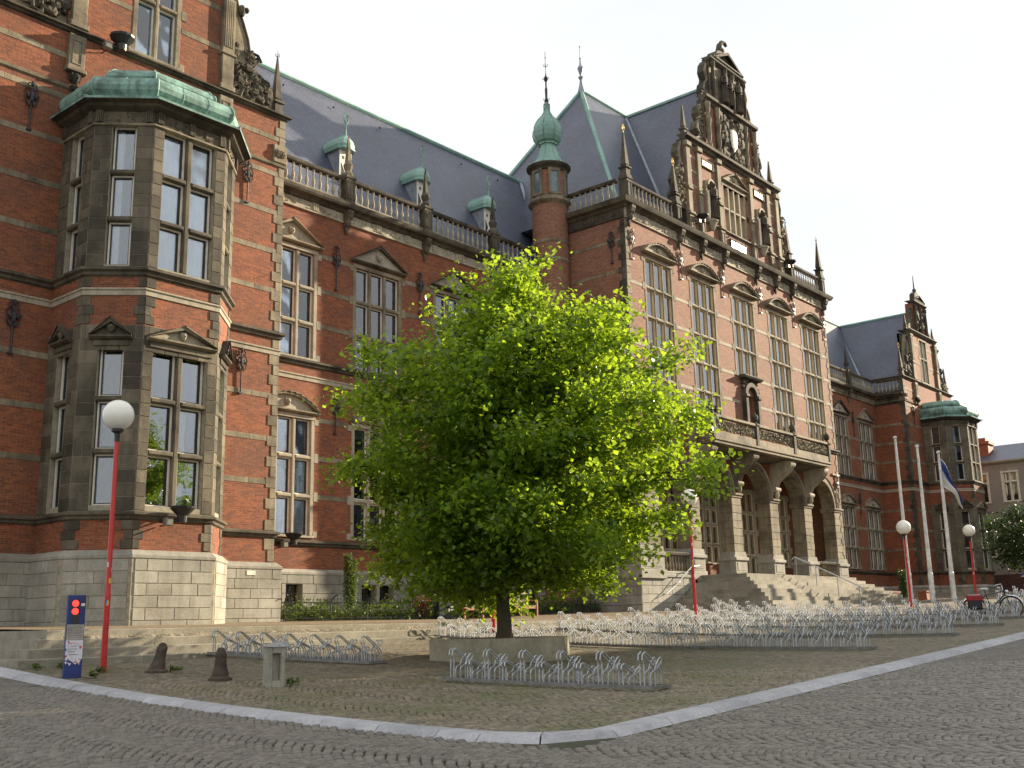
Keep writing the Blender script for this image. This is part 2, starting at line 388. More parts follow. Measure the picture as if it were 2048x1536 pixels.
def hband(fr, u0, u1, z, mat=STONE, h=0.15, v=0.012, name='stone_band', L_=0.95, ops=()):
    spans = [(u0, u1)]
    for o in ops:
        if o[2] < z+h/2 < o[3]:
            ns = []
            for a, b in spans:
                if o[1] <= a or o[0] >= b: ns.append((a, b))
                else:
                    if o[0] > a: ns.append((a, o[0]))
                    if o[1] < b: ns.append((o[1], b))
            spans = ns
    for a, b in spans:
        k = max(1, round((b-a)/L_))
        for j in range(k):
            mb = MB(fr); mb.box(a+(b-a)*j/k+0.003, a+(b-a)*(j+1)/k-0.003, -0.02, v, z, z+h, bev=0.004, skip='b'); piece(mb, name, mat)
PANES = {}
def pane_at(fr, u0, u1, v, z0, z1, parent, mat=GLASS, name='pane'):
    key = (round(u1-u0, 3), round(z1-z0, 3), fr.t, mat.name)
    if key not in PANES:
        mb = MB(Fr(0, 0, *fr.t)); w, h = u1-u0, z1-z0; mb.box(-w/2, w/2, -0.006, 0.006, 0, h); PANES[key] = mb.mesh(name, mat)
    return link(name, PANES[key], fr.w((u0+u1)/2, v, z0), parent)
def window(fr, u0, u1, rows, ncol, dep=0.17, stone=STONE, sash=WHITE, look=None, mull=0.13, trans=0.12, name='window', jamb=True, parent=B, inner=BLACKW, seed=0, tooth=True, muls=None):
    """stone cross window: rows = z list of transom centres incl. sill and head"""
    rd = random.Random(seed*77+int(u0*10)); z0, z1 = rows[0], rows[-1]
    mb = MB(fr); e = 0.01
    w = (u1-u0)
    lights = []
    cols = [u0+w*k/ncol for k in range(ncol+1)]
    for k in range(1, ncol): mb.box(cols[k]-mull/2, cols[k]+mull/2, -dep, -0.005, z0, z1, bev=0.03)
    for k in range(1, len(rows)-1):
        for c in range(ncol):
            a = cols[c]+(mull/2 if c else 0); b = cols[c+1]-(mull/2 if c < ncol-1 else 0)
            mb.box(a+0.001, b-0.001, -dep, 0.012, rows[k]-trans/2, rows[k]+trans/2, bev=0.03)
    if jamb:
        for s_, u in ((-1, u0), (1, u1)):
            a, b = (u-0.11, u+0.03) if s_ < 0 else (u-0.03, u+0.11)
            mb.box(a, b, -dep-0.04, 0.016, z0, z1, bev=0.015)
            if tooth:
                for zr in rows:
                    for dz in (-0.0,):
                        a2, b2 = (u-0.27, u-0.11) if s_ < 0 else (u+0.11, u+0.27)
                        mb.box(a2, b2, -0.02, 0.02, max(z0-0.05, zr-0.15), min(z1+0.05, zr+0.15), bev=0.008, skip='b')
        mb.box(u0-0.13, u1+0.13, -dep-0.04, 0.03, z1, z1+0.14, bev=0.015)
        mb.box(u0-0.13, u1+0.13, -dep-0.04, 0.05, z0-0.07, z0, bev=0.012)
    wo = mb.build(name, stone, parent)
    sm = MB(fr); im = MB(fr); cm = {}
    for c in range(ncol):
        a = cols[c]+(mull/2 if c else 0.03); b = cols[c+1]-(mull/2 if c < ncol-1 else 0.03)
        for r in range(len(rows)-1):
            zl = rows[r]+(trans/2 if r else 0.0); zh = rows[r+1]-(trans/2 if r < len(rows)-2 else 0.0)
            t = 0.035 if dep > 0.13 else 0.02
            for q in ((a, a+t, zl, zh), (b-t, b, zl, zh), (a+t, b-t, zl, zl+t), (a+t, b-t, zh-t, zh)): sm.box(q[0], q[1], -dep+0.02, -dep+0.075, q[2], q[3])
            t2 = 0.028 if dep > 0.13 else 0.016; A, Bb, Z0, Z1 = a+t, b-t, zl+t, zh-t
            for q in ((A, A+t2, Z0, Z1), (Bb-t2, Bb, Z0, Z1), (A+t2, Bb-t2, Z0, Z0+t2), (A+t2, Bb-t2, Z1-t2, Z1)): im.box(q[0], q[1], -dep-0.02, -dep+0.03, q[2], q[3])
            pane_at(fr, A+t2, Bb-t2, -dep, Z0+t2, Z1-t2, wo)
            kind = look(c, r) if look else 'net'
            if kind != 'dark':
                km = {'net': CURT, 'half': CURT, 'brown': BROWNC, 'oak': OCHRE}[kind]
                q = cm.setdefault(km.name, [MB(fr), km]); ua, ub = A, Bb
                if kind == 'half': ub = A+(Bb-A)*0.42
                if kind == 'brown' and rd.random() < 0.5: ua = A+(Bb-A)*0.2
                n = 7; pts = [(ua+(ub-ua)*i/n, -dep-0.04+(0.018 if i % 2 else 0)) for i in range(n+1)]
                for i in range(n): q[0].face([(pts[i][0], pts[i][1], Z0), (pts[i+1][0], pts[i+1][1], Z0), (pts[i+1][0], pts[i+1][1], Z1), (pts[i][0], pts[i][1], Z1)])
    if sm.v: sm.build('sash_frame', sash, wo)
    im.build('inner_frame', inner, wo)
    for q in cm.values(): q[0].build('curtain', q[1], wo)
    db = MB(fr); db.face([(u0, -dep-0.45, z0), (u1, -dep-0.45, z0), (u1, -dep-0.45, z1), (u0, -dep-0.45, z1)])
    for u in (u0, u1): db.face([(u, -dep-0.45, z0), (u, -dep-0.02, z0), (u, -dep-0.02, z1), (u, -dep-0.45, z1)])
    for z in (z0, z1): db.face([(u0, -dep-0.45, z), (u1, -dep-0.45, z), (u1, -dep-0.02, z), (u0, -dep-0.02, z)])
    db.build('room_recess', DARK, wo)
    return wo
def face_relief(mb, u, v, z, s=0.1):
    mb.blob((u, v, z), s*0.62, s*0.75, s*0.95, 8, 6); mb.blob((u, v+s*0.75, z-s*0.08), s*0.16, s*0.3, s*0.25, 6, 4)
    mb.blob((u-s*0.55, v-s*0.1, z+s*0.25), s*0.32, s*0.5, s*0.8, 6, 4); mb.blob((u+s*0.55, v-s*0.1, z+s*0.25), s*0.32, s*0.5, s*0.8, 6, 4)
def pediment(fr, uc, hw, z0, h, kind='tri', stone=STONE, parent=B, face=True, out=0.16, tymp=STONEL):
    """triangular or segmental pediment with raking mouldings, tympanum and a carved head"""
    mb = MB(fr); t = 0.1
    mb.bar([(0, z0), (out*0.6, z0+0.02), (out, z0+0.06), (out, z0+t), (0, z0+t)], uc-hw, uc+hw)
    if kind == 'tri': out_pts = [(uc-hw, z0+t), (uc, z0+h), (uc+hw, z0+t)]
    else:
        n = 12; r = ((h-t)**2+hw*hw)/(2*(h-t)); a0 = math.asin(min(1, hw/r)); cz = z0+h-r
        out_pts = [(uc+r*math.sin(-a0+2*a0*i/n), cz+r*math.cos(-a0+2*a0*i/n)) for i in range(n+1)]
    th = 0.1
    for i in range(len(out_pts)-1):
        (a, za), (b, zb) = out_pts[i], out_pts[i+1]
        d = Vector((b-a, zb-za)).normalized(); nn = Vector((d.y, -d.x))*th
        if kind == 'tri': nn = Vector((0, -th/d.x*1.0))
        ia, ib = (a+nn.x, max(za+nn.y, z0+t)), (b+nn.x, max(zb+nn.y, z0+t))
        p0 = [(a, za), (b, zb), ib, ia]
        mb.prism(p0, 0, out)
        mb.prism([(a, za), (b, zb), ((a*0.6+ia[0]*0.4), za*0.6+ia[1]*0.4), ((a*0.6+ia[0]*0.4), za*0.6+ia[1]*0.4)][:3], out, out+0.035)
    po = mb.build('pediment', stone, parent)
    m2 = MB(fr); m2.prism([(p[0], p[1]-0.02) for p in out_pts], 0, 0.035); m2.build('tympanum', tymp, po)
    if face: m3 = MB(fr); face_relief(m3, uc, 0.08, z0+t+(h-t)*0.38, min(0.13, h*0.22)); m3.build('carved_head', tymp, po)
    return po
def ledge(pts, z0, z1, out, mat=STONE, name='string_course', parent=B, base=0.0):
    d = z1-z0
    return ring(pts, [(base, z0), (out*0.45, z0+d*0.15), (out*0.5, z0+d*0.4), (out, z0+d*0.55), (out, z0+d*0.8), (base, z1)]).build(name, mat, parent)
BAL = {}
def baluster_mesh(h, mat=STONEL):
    k = (round(h, 3), mat.name)
    if k not in BAL:
        r = 0.062; mb = MB(); P = [(.85, 0), (.85, .06), (.45, .1), (.75, .2), (1.0, .32), (.8, .46), (.42, .6), (.36, .7), (.62, .76), (.4, .8), (.55, .9), (.9, .93), (.9, 1)]
        mb.lathe(0, 0, [(a*r, b*h) for a, b in P], 8); BAL[k] = mb.mesh('baluster', mat, smooth=False)
    return BAL[k]
def balustrade(fr, segs, z0, z1, v=-0.02, sp=0.25, mat=STONE, bmat=STONEL, parent=B, w=0.22):
    for a, b in segs:
        mb = MB(fr); mb.bar([(v-w/2, z0), (v+w/2, z0), (v+w/2, z0+0.1), (v+w/2-0.03, z0+0.14), (v-w/2, z0+0.14)], a, b)
        mb.build('balustrade_base', mat, parent)
        mb = MB(fr); mb.bar([(v-w/2, z1-0.15), (v+w/2-0.03, z1-0.15), (v+w/2, z1-0.11), (v+w/2+0.02, z1-0.03), (v+w/2-0.02, z1), (v-w/2, z1)], a, b)
        mb.build('balustrade_rail', STONED, parent)
        n = max(1, round((b-a)/sp)); me = baluster_mesh(z1-z0-0.29, bmat)
        for i in range(n):
            c = PIECES.setdefault(('baluster', parent.name), [0, {}]); c[0] += 1
            link('baluster', me, fr.w(a+(i+0.5)*(b-a)/n, v, z0+0.14), parent)
def pier(fr, u, w, z0, z1, v0=-0.2, v1=0.12, mat=STONED, parent=B, name='balustrade_pier'):
    mb = MB(fr); d = z1-z0
    mb.box(u-w/2, u+w/2, v0, v1, z0, z1-0.1, bev=0.01); mb.box(u-w/2-0.03, u+w/2+0.03, v0-0.03, v1+0.03, z1-0.1, z1, bev=0.02)
    t = 0.03; a, b, c, e = u-w/2+0.06, u+w/2-0.06, z0+0.16, z1-0.2
    for q in ((a, a+t, c, e), (b-t, b, c, e), (a, b, c, c+t), (a, b, e-t, e)): mb.box(q[0], q[1], v1, v1+0.018, q[2], q[3])
    return mb.build(name, mat, parent)
def obelisk(fr, u, v, z0, h, w=0.26, mat=STONED, gold=False, parent=B, finial=True):
    mb = MB(fr)
    def blk(a, b, za, zb): mb.lathe(u, v, [(a*0.7071, za), (b*0.7071, zb)], 4, PI/4)
    blk(w*1.25, w*1.25, z0, z0+0.1); blk(w, w, z0+0.1, z0+h*0.2); blk(w*1.35, w*1.35, z0+h*0.2, z0+h*0.2+0.06)
    mb.blob((u, v, z0+h*0.2+0.12), w*0.5, w*0.5, 0.07, 8, 4)
    blk(w*0.85, 0.045, z0+h*0.2+0.16, z0+h)
    o = mb.build('pinnacle', mat, parent)
    f = MB(fr); f.lathe(u, v, [(0.02, z0+h-0.02), (0.035, z0+h+0.03), (0.012, z0+h+0.08), (0.012, z0+h+0.13)], 6)
    if gold:
        for k in range(4):
            a = k*PI/2+0.4; f.tube([(u, v, z0+h+0.1), (u+0.06*math.cos(a), v+0.06*math.sin(a), z0+h+0.16), (u+0.045*math.cos(a), v+0.045*math.sin(a), z0+h+0.27), (u+0.01*math.cos(a), v+0.01*math.sin(a), z0+h+0.36)], 0.017, 4)
        f.build('gilded_finial', GOLD, o)
    elif finial:
        for k in range(4):
            a = k*PI/2+0.4; f.tube([(u, v, z0+h+0.08), (u+0.07*math.cos(a), v+0.07*math.sin(a), z0+h+0.13), (u+0.05*math.cos(a), v+0.05*math.sin(a), z0+h+0.2)], 0.01, 4)
        f.tube([(u, v, z0+h+0.1), (u, v, z0+h+0.36)], 0.006, 4); f.build('finial', IRON, o)
    return o
def anchor(fr, u, z0, z1, mat=IRON, style=0, parent=B):
    """ornamental iron wall anchor: a stem with scrolled leaves"""
    mb = MB(fr); h = z1-z0; c = z0+h*0.72
    mb.tube([(u, 0.05, z0), (u, 0.06, z1)], 0.022, 5); mb.box(u-0.06, u+0.06, 0.0, 0.07, z0-0.02, z0+0.02)
    mb.tube([(u, 0.0, c), (u, 0.1, c)], 0.03, 5)
    for s in (-1, 1):
        for k, (r, zc, rot) in enumerate(((0.10, c+0.06, 0), (0.085, c-0.12, 1), (0.06, z1-0.08, 0))):
            pts = [(u+s*(0.02+r*(1-math.cos(t))*0.75), 0.06+0.02*math.sin(t*2), zc+(r*1.25)*math.sin(t)*(1 if not rot else -1)) for t in [i*0.62 for i in range(9)]]
            mb.tube(pts, 0.016, 4)
        mb.blob((u+s*0.09, 0.07, c), 0.05, 0.03, 0.07, 6, 4); mb.blob((u+s*0.06, 0.07, c-0.2), 0.035, 0.03, 0.08, 6, 4)
        mb.tube([(u, 0.06, c+0.02), (u+s*0.13, 0.09, c-0.02), (u+s*0.17, 0.09, c+0.04)], 0.014, 4)
    mb.blob((u, 0.08, z1-0.02), 0.045, 0.045, 0.08, 6, 4); mb.blob((u, 0.07, c-0.02), 0.06, 0.05, 0.16, 6, 4)
    return mb.build('wall_anchor', mat, parent)
def carving(fr, u0, u1, z0, z1, v, mat=STONE, n=40, seed=0, parent=B, name='carved_relief', shape=None, amp=0.05):
    """deep foliage relief: scrolls and lumps"""
    rd = random.Random(seed); mb = MB(fr); s = min(z1-z0, u1-u0)
    k = 0
    while k < n:
        u, z = rd.uniform(u0, u1), rd.uniform(z0, z1)
        if shape and not shape(u, z): k += 0.25; continue
        k += 1; r = s*rd.uniform(0.06, 0.15)
        if rd.random() < 0.35:
            a0 = rd.uniform(0, 6.28); q = [(u+r*1.3*math.cos(a0+t)*(1-t/9), v+amp*0.5, z+r*1.3*math.sin(a0+t)*(1-t/9)) for t in [i*0.9 for i in range(7)]]
            mb.tube(q, r*0.3, 4)
        else: mb.blob((u, v, z), r*rd.uniform(.6, 1.3), amp*rd.uniform(.7, 1.5), r*rd.uniform(.6, 1.3), 6, 4)
    return mb.build(name, mat, parent)
def frieze(fr, u0, u1, z0, z1, bays, seed=0, parent=B, mat=STONEL):
    """flat stone frieze: base moulding, triglyph-like tablets and foliage panels"""
    mb = MB(fr); mb.box(u0, u1, -0.03, 0.03, z0, z1, skip='b'); mb.bar([(0.03, z0), (0.07, z0+0.01), (0.07, z0+0.05), (0.03, z0+0.07)], u0, u1)
    f = mb.build('frieze', mat, parent)
    tb = MB(fr)
    for i in range(bays+1):
        u = u0+(u1-u0)*i/bays; a, b = max(u0, u-0.13), min(u1, u+0.13)
        tb.box(a, b, 0.03, 0.055, z0+0.08, z1)
        for q in (-0.07, 0, 0.07):
            if a < u+q-0.02 and u+q+0.02 < b: tb.box(u+q-0.018, u+q+0.018, 0.055, 0.075, z0+0.1, z1-0.03)
    tb.build('fluted_tablet', mat, f)
    for i in range(bays):
        a = u0+(u1-u0)*i/bays+0.17; b = u0+(u1-u0)*(i+1)/bays-0.17
        if b-a > 0.2: carving(fr, a, b, z0+0.1, z1-0.02, 0.035, mat, 22, seed+i, f, 'foliage_relief', amp=0.035)
def bracket(fr, u, z0, z1, out, w=0.26, mat=STONE, parent=B, name='corbel'):
    mb = MB(fr); d = z1-z0
    mb.bar([(0, z0), (out*0.25, z0+d*0.12), (out*0.35, z0+d*0.4), (out*0.8, z0+d*0.62), (out, z0+d*0.85), (out, z1), (0, z1)], u-w/2, u+w/2)
    mb.blob((u, out*0.45, z0+d*0.35), w*0.5, out*0.35, d*0.25, 8, 5); mb.blob((u, out*0.2, z0-0.05), w*0.3, out*0.2, d*0.28, 6, 4)
    return mb.build(name, mat, parent)
Z_LOW = [2.78, 4.0, 5.22, 6.42]; Z_UP = [8.42, 9.57, 10.76, 11.95]
# ------------------------------------------------------------------ plan outlines
def mir(pts): return [(2*XM-x, y) for x, y in pts][::-1]
BAYL = [(11.8, YP), (11.8, 23.0), (12.8, 22.0), (14.8, 22.0), (15.8, 23.0), (15.8, YP)]
PL = [(9.4, YP+4), (9.4, YP)] + BAYL + [(18.55, YP), (18.55, YW)]
# ------------------------------------------------------------------ pavilion with bay
def pavilion(flip):
    m = (lambda x: 2*XM-x) if flip else (lambda x: x)
    base = mir(PL) if flip else PL
    bay = mir(BAYL) if flip else BAYL
    dz = 0.85 if flip else 0.0                       # the ground is higher on the far side
    zg = 0.02+dz
    fw = FY(YP)
    sides = [(9.4, 11.8), (15.8, 18.55)]
    sp = [tuple(sorted((m(a), m(b)))) for a, b in sides]
    # sockle, ledges
    ring([p for p in base], [(0.16, zg-0.6), (0.16, 1.6), (0.05, 1.75), (-0.02, 1.75)]).build('plinth_core', JOINT, B)
    ring(base, [(0.17, 1.58), (0.185, 1.6), (0.185, 1.66), (0.06, 1.78), (-0.02, 1.78)]).build('plinth_cap', PLINTH, B)
    ledge(base, 2.44, 2.66, 0.13, STONED); ledge(base, 8.12, 8.38, 0.14, STONED); ring(base, [(0, 7.66), (0.03, 7.67), (0.03, 7.78), (0.06, 7.8), (0.06, 7.84), (0, 7.86)]).build('pale_band', STONEL, B)
    # walls
    zt = 15.0
    for (a, b) in sp:
        wall(fw, a, b, 1.74, zt, [], BRICK)
        for z in (4.0-0.075, 5.22-0.075, 6.42-0.04, 9.5, 10.7, 11.9, 14.25): hband(fw, a, b, z)
        hband(fw, a, b, 13.12, STONE)
        nb = max(1, round((b-a)/1.0))
        stones(fw, a-(0.17 if a < m(13.8) and not flip and a > 10 else 0), b+(0.17 if not flip and b > 18 else 0), zg+0.0, 1.58, 0.27, 0.55, 0.8, PLINTH, 'plinth_stone', v0=0.1, v1=0.175, seed=int(a*7))
    wall(fw, m(15.8) if flip else 11.8, m(11.8) if flip else 15.8, 12.4, zt, [], BRICK)
    ring([(m(9.4), YP), (m(18.55), YP), (m(18.55), YW)] if not flip else [(m(18.55), YW), (m(18.55), YP), (m(9.4), YP)], [(0, 13.42), (0.05, 13.45), (0.07, 13.52), (0, 13.56)]).build('string_course', STONE, B)
    top = [(9.4, YP+4), (9.4, YP), (18.55, YP), (18.55, YW+0.3)]
    ledge(mir(top) if flip else top, 14.98, 15.14, 0.16, STONED)
    # corner to the wing: side wall, quoins, corbel block
    fs = Fr(m(18.55), YW, 0, -1) if flip else Fr(m(18.55), YP, 0, 1)
    zs = 13.75 if flip else 15.0
    wall(fs, 0, 2.0, 1.74, 15.0 if not flip else 13.3, [], BRICK)
    if flip:
        for z in (4.0-0.075, 5.22-0.075, 6.38, 9.5, 10.7, 11.9): hband(fs, 0, 2.0, z)
        stones(fs, 0, 2.17, zg, 1.58, 0.27, 0.55, 0.8, PLINTH, 'plinth_stone', v0=0.1, v1=0.175, seed=51)
    cx = m(18.55); du = -1 if not flip else 1
    for (za, zb, ws, f0) in ((1.8, 2.44, .22, 0), (2.66, 7.66, .2, 1), (7.86, 8.12, .24, 0), (8.38, 13.42, .2, 0), (13.56, 14.98, .2, 0)):
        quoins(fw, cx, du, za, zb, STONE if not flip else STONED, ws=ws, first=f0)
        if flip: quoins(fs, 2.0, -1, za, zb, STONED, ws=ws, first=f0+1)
    mb = MB(fw); a, b = sorted((cx, cx+du*0.42)); mb.box(a-0.06*(du > 0), b+0.06*(du < 0), -0.3, 0.07, 13.56, 14.12, bev=0.02)
    cb = mb.build('corner_block', STONE, B); m2 = MB(fw)
    for q in (0.12, 0.3):
        for k in range(7): t = k*0.9; m2.blob((cx+du*q+0.07*math.cos(t), 0.09, 13.84+0.09*math.sin(t)), 0.035, 0.04, 0.04, 6, 4)
        m2.blob((cx+du*q, 0.11, 13.84), 0.04, 0.04, 0.05, 6, 4)
    m2.build('carved_rosette', STONE, cb)
    # anchors
    for x in (10.88, 17.25):
        anchor(fw, m(x), 6.38, 7.62, style=1); anchor(fw, m(x), 12.0, 13.22)
    # ---- bay
    fac = [Fr(*bay[i], bay[i+1][0]-bay[i][0], bay[i+1][1]-bay[i][1]) for i in range(5)]
    Ls = [math.dist(bay[i], bay[i+1]) for i in range(5)]
    cap = 300
    for i in range(5):
        fr, l = fac[i], Ls[i]; vis = (i < 4) if not flip else True
        if i == 2: wu0, wu1, nc = 0.27, l-0.27, 2
        else: wu0, wu1, nc = l/2-0.29, l/2+0.29, 1
        ops = [(wu0, wu1, Z_LOW[0], Z_LOW[-1]), (wu0, wu1, Z_UP[0], Z_UP[-1])]
        wall(fr, 0, l, 1.74, 2.5, [], BRICK); wall(fr, 0, l, 6.95, 7.7, [], BRICK); wall(fr, 0, l, 7.8, 8.2, [], BRICK)
        wall(fr, 0, l, 2.5, 6.95, [ops[0]], JOINT, 'bay_wall', v=0.0); wall(fr, 0, l, 8.2, 12.1, [ops[1]], JOINT, 'bay_wall', v=0.0)
        k = dict(mat=STONEB, name='stone_block', v0=-0.01, v1=0.014, gap=0.007, bev=0.005, cap=cap)
        mt = STONEB
        k['mat'] = mt
        stones(fr, 0, l, 2.66, 6.95, 0.30, 0.26, 0.5, ops=ops, seed=i*3+5, **k)
        stones(fr, 0, l, 8.38, 11.98, 0.30, 0.26, 0.5, ops=ops, seed=i*3+9, **k)
        stones(fr, -0.065*0, l, zg-0.05, 1.58, 0.27, 0.55, 0.85, PLINTH, 'plinth_stone', v0=0.1, v1=0.175, seed=i*5+2)
        for (za, zb, f0) in ((1.8, 2.44, 0), (6.97, 7.64, 1), (7.87, 8.1, 1)):
            for u, d in ((0, 1), (l, -1)):
                if (i == 0 and u == 0) or (i == 4 and u == l): continue
                quoins(fr, u, d, za, zb, mt, wl=0.26, ws=0.17, first=f0+(i % 2), h=0.25)
        def look_low(c, r, i=i): return ('dark' if (c == 0 or r == 2) else 'half') if i == 2 else ('brown' if i == 1 else 'dark')
        def look_up(c, r, i=i): return 'net' if i == 2 else ('half' if i == 1 else 'brown')
        window(fr, wu0, wu1, Z_LOW, nc, look=look_low, sash=WHITE, stone=mt, jamb=False, mull=0.15, seed=i, dep=0.2)
        window(fr, wu0, wu1, Z_UP, nc, look=look_up, sash=WHITE, stone=mt, jamb=False, mull=0.15, seed=i+10, dep=0.2)
        hw = 0.92 if i == 2 else 0.48
        mb = MB(fr); mb.box(l/2-hw+0.08, l/2+hw-0.08, 0, 0.05, 6.45, 6.58, bev=0.01); mb.build('lintel', mt, B)
        if i == 0 or i == 4: pediment(fr, l/2, 0.42, 6.58, 0.5, 'tri', mt, tymp=mt)
        else: pediment(fr, l/2, hw, 6.58, 0.55 if i != 2 else 0.52, 'tri', STONED if i != 2 else STONE, tymp=STONEL if i == 2 else STONED)
        # frieze
        mb = MB(fr); mb.box(0, l, -0.02, 0.03, 11.98, 12.32); fz = mb.build('bay_frieze', mt, B)
        tb = MB(fr)
        for u in ([0.12, l/2, l-0.12] if i == 2 else [0.12, l-0.12]):
            for q in (-0.06, -0.02, 0.02, 0.06): tb.box(u+q-0.012, u+q+0.012, 0.03, 0.09, 12.02, 12.32)
        tb.build('fluted_tablet', mt, fz)
        for (a, b) in ([(0.25, l/2-0.13), (l/2+0.13, l-0.25)] if i == 2 else [(0.25, l-0.25)]): carving(fr, a, b, 12.05, 12.3, 0.03, mt, 16, i*4+3, fz, 'foliage_relief', amp=0.03)
    ring(bay, [(0.03, 11.93), (0.06, 11.95), (0.06, 11.99), (0.03, 12.0)]).build('string_course', STONE, B)
    ring(bay, [(0.03, 12.3), (0.1, 12.33), (0.2, 12.38), (0.24, 12.44), (0.36, 12.47), (0.36, 12.5), (0, 12.5)]).build('bay_cornice', STONED, B)
    RP_ = [(0.39, 12.48), (0.40, 12.53), (0.3, 12.56), (0.16, 12.6), (0.07, 12.66), (0.10, 12.72), (0.18, 12.82), (0.21, 12.94), (0.18, 13.06), (0.10, 13.16), (-0.02, 13.22), (-0.2, 13.25), (-0.42, 13.26),
           (-0.42, 13.3), (-0.35, 13.35), (-0.31, 13.44), (-0.34, 13.54), (-0.44, 13.6), (-0.46, 13.63), (-0.52, 13.7), (-0.72, 13.76), (-0.9, 13.78)]
    rf = ring(bay, RP_, cap=True).build('bay_roof', COPPERD, B)
    seams = MB()
    for j in range(1, 5):
        pr = [(v+0.008, z+0.008) for v, z in RP_[1:-1]]
        seams.tube([(*offset_poly(bay, v)[j], z) for v, z in pr], 0.022, 5)
    for j in range(5):
        for t in ([0.33, 0.66] if j == 2 else [0.5]):
            pr = [(v+0.002, z+0.002) for v, z in RP_[2:13]]
            q = []
            for v, z in pr:
                P = offset_poly(bay, v); a, b = P[j], P[j+1]; q.append((a[0]+(b[0]-a[0])*t, a[1]+(b[1]-a[1])*t, z))
            seams.tube(q, 0.009, 4)
    seams.build('roof_seam', COPPER, rf)
    # ---- gable
    gx = m(14.15); gf = FY(YP-0.0)
    wz = [15.25, 16.9, 18.15]
    wop = (gx-0.62, gx+0.62, wz[0], wz[-1])
    wall(gf, gx-2.5, gx+2.5, 15.1, 18.4, [wop], BRICK)
    back = MB(gf); back.prism([(gx-2.5, 15.1), (gx+2.5, 15.1), (gx+2.5, 18.4), (gx-2.5, 18.4)], -0.75, -0.6); back.build('gable_back', BRICK, B)
    for s in (-1, 1):
        e = MB(gf); e.face([(gx+s*2.5, 0, 15.1), (gx+s*2.5, -0.75, 15.1), (gx+s*2.5, -0.75, 18.4), (gx+s*2.5, 0, 18.4)]); e.build('gable_return', STONED, B)
    window(gf, wop[0], wop[1], wz, 2, look=lambda c, r: 'dark', inner=LEADED, seed=3, stone=STONE)
    lg = MB(gf); lg.box(gx-0.56, gx+0.56, -0.245, -0.235, 15.28, 18.12); lg.build('leaded_light', LEADED, B)
    for z in (16.35, 17.6): hband(gf, gx-2.45, gx+2.45, z, ops=[(gx-0.75, gx+0.75, 15, 18.4)])
    mb = MB(gf); mb.box(gx-0.85, gx+0.85, 0, 0.08, 15.14, 15.24, bev=0.02); mb.build('window_sill', STONE, B)
    for s in (-1, 1):
        u = gx+s*2.24
        pm = MB(gf); pm.box(u-0.2, u+0.2, 0, 0.13, 15.14, 18.25, bev=0.015); pm.box(u-0.25, u+0.25, 0, 0.17, 15.14, 15.3, bev=0.02); pm.box(u-0.25, u+0.25, 0, 0.17, 16.25, 16.35, bev=0.02); pm.box(u-0.24, u+0.24, 0, 0.16, 18.1, 18.3, bev=0.02)
        for q in (-0.13, -0.065, 0, 0.065, 0.13): pm.box(u+q-0.02, u+q+0.02, 0.13, 0.15, 16.5, 18.0)
        pm.build('gable_pilaster', STONE, B)
        pm = MB(gf); pm.box(u-0.22, u+0.22, 0, 0.13, 14.0, 14.95, bev=0.015); pm.box(u-0.26, u+0.26, 0, 0.18, 13.9, 14.02, bev=0.02)
        for q in ((u-0.13, u-0.1, 14.12, 14.8), (u+0.1, u+0.13, 14.12, 14.8), (u-0.1, u+0.1, 14.12, 14.15), (u-0.1, u+0.1, 14.77, 14.8)): pm.box(q[0], q[1], 0.13, 0.15, q[2], q[3])
        pb = pm.build('pilaster_base', STONE, B)
        hm = MB(gf); face_relief(hm, u, 0.12, 13.72, 0.17); hm.blob((u, 0.08, 13.5), 0.12, 0.08, 0.1, 6, 4); hm.build('carved_head', STONED, pb)
        # volute buttress: outline is a rising scroll
        sg = lambda q: gx+s*q
        out = [(2.45, 15.14), (3.95, 15.14), (4.0, 15.25), (3.98, 15.45), (3.86, 15.75), (3.62, 15.98), (3.36, 16.08), (3.16, 16.05), (3.1, 15.92), (3.2, 15.82), (3.12, 16.3), (3.08, 16.75), (3.02, 17.1), (2.9, 17.45), (2.74, 17.75), (2.62, 18.1), (2.45, 18.3)]
        o2 = [(2.45, 15.14), (3.95, 15.14), (4.0, 15.3), (3.93, 15.6), (3.74, 15.9), (3.45, 16.08), (3.18, 16.06), (3.06, 16.3), (3.06, 16.8), (2.98, 17.2), (2.8, 17.65), (2.62, 18.1), (2.45, 18.3)]
        vb = MB(gf); vb.prism([(sg(a), z) for a, z in (o2 if s > 0 else o2[::-1])], -0.35, -0.05)
        vo = vb.build('scroll_buttress', STONE, B)
        rim = MB(gf); rp = [(3.98, 15.2), (3.98, 15.42), (3.88, 15.72), (3.66, 15.96), (3.4, 16.07), (3.2, 16.03), (3.1, 15.9), (3.16, 15.78), (3.27, 15.8)]
        rim.tube([(sg(a), -0.05, z) for a, z in rp], 0.05, 5); rim.tube([(sg(a), -0.05, z) for a, z in ((3.1, 16.2), (3.08, 16.75), (3.0, 17.15), (2.82, 17.6), (2.64, 18.0), (2.55, 18.3))], 0.05, 5)
        rim.build('scroll_rim', STONED, vo)
        def shp(u_, z_): q = (u_-gx)*s; return z_ < (15.95 if q > 3.3 else 16.9-(q-2.5)*0.4) and (q < 3.85)
        carving(gf, min(sg(2.5), sg(3.9)), max(sg(2.5), sg(3.9)), 15.3, 17.3, -0.02, STONED, 70, 11, vo, 'foliage_relief', shape=shp, amp=0.09)
        hb = MB(gf); hb.blob((sg(2.72), 0.0, 17.95), 0.12, 0.12, 0.2, 8, 5); hb.blob((sg(2.85), 0.05, 18.0), 0.09, 0.09, 0.09, 8, 5); hb.build('carved_lion_head', STONED, vo)
        obelisk(gf, gx+s*4.15, -0.12, 15.14, 1.85, 0.27, gold=(flip and s < 0), finial=not flip)
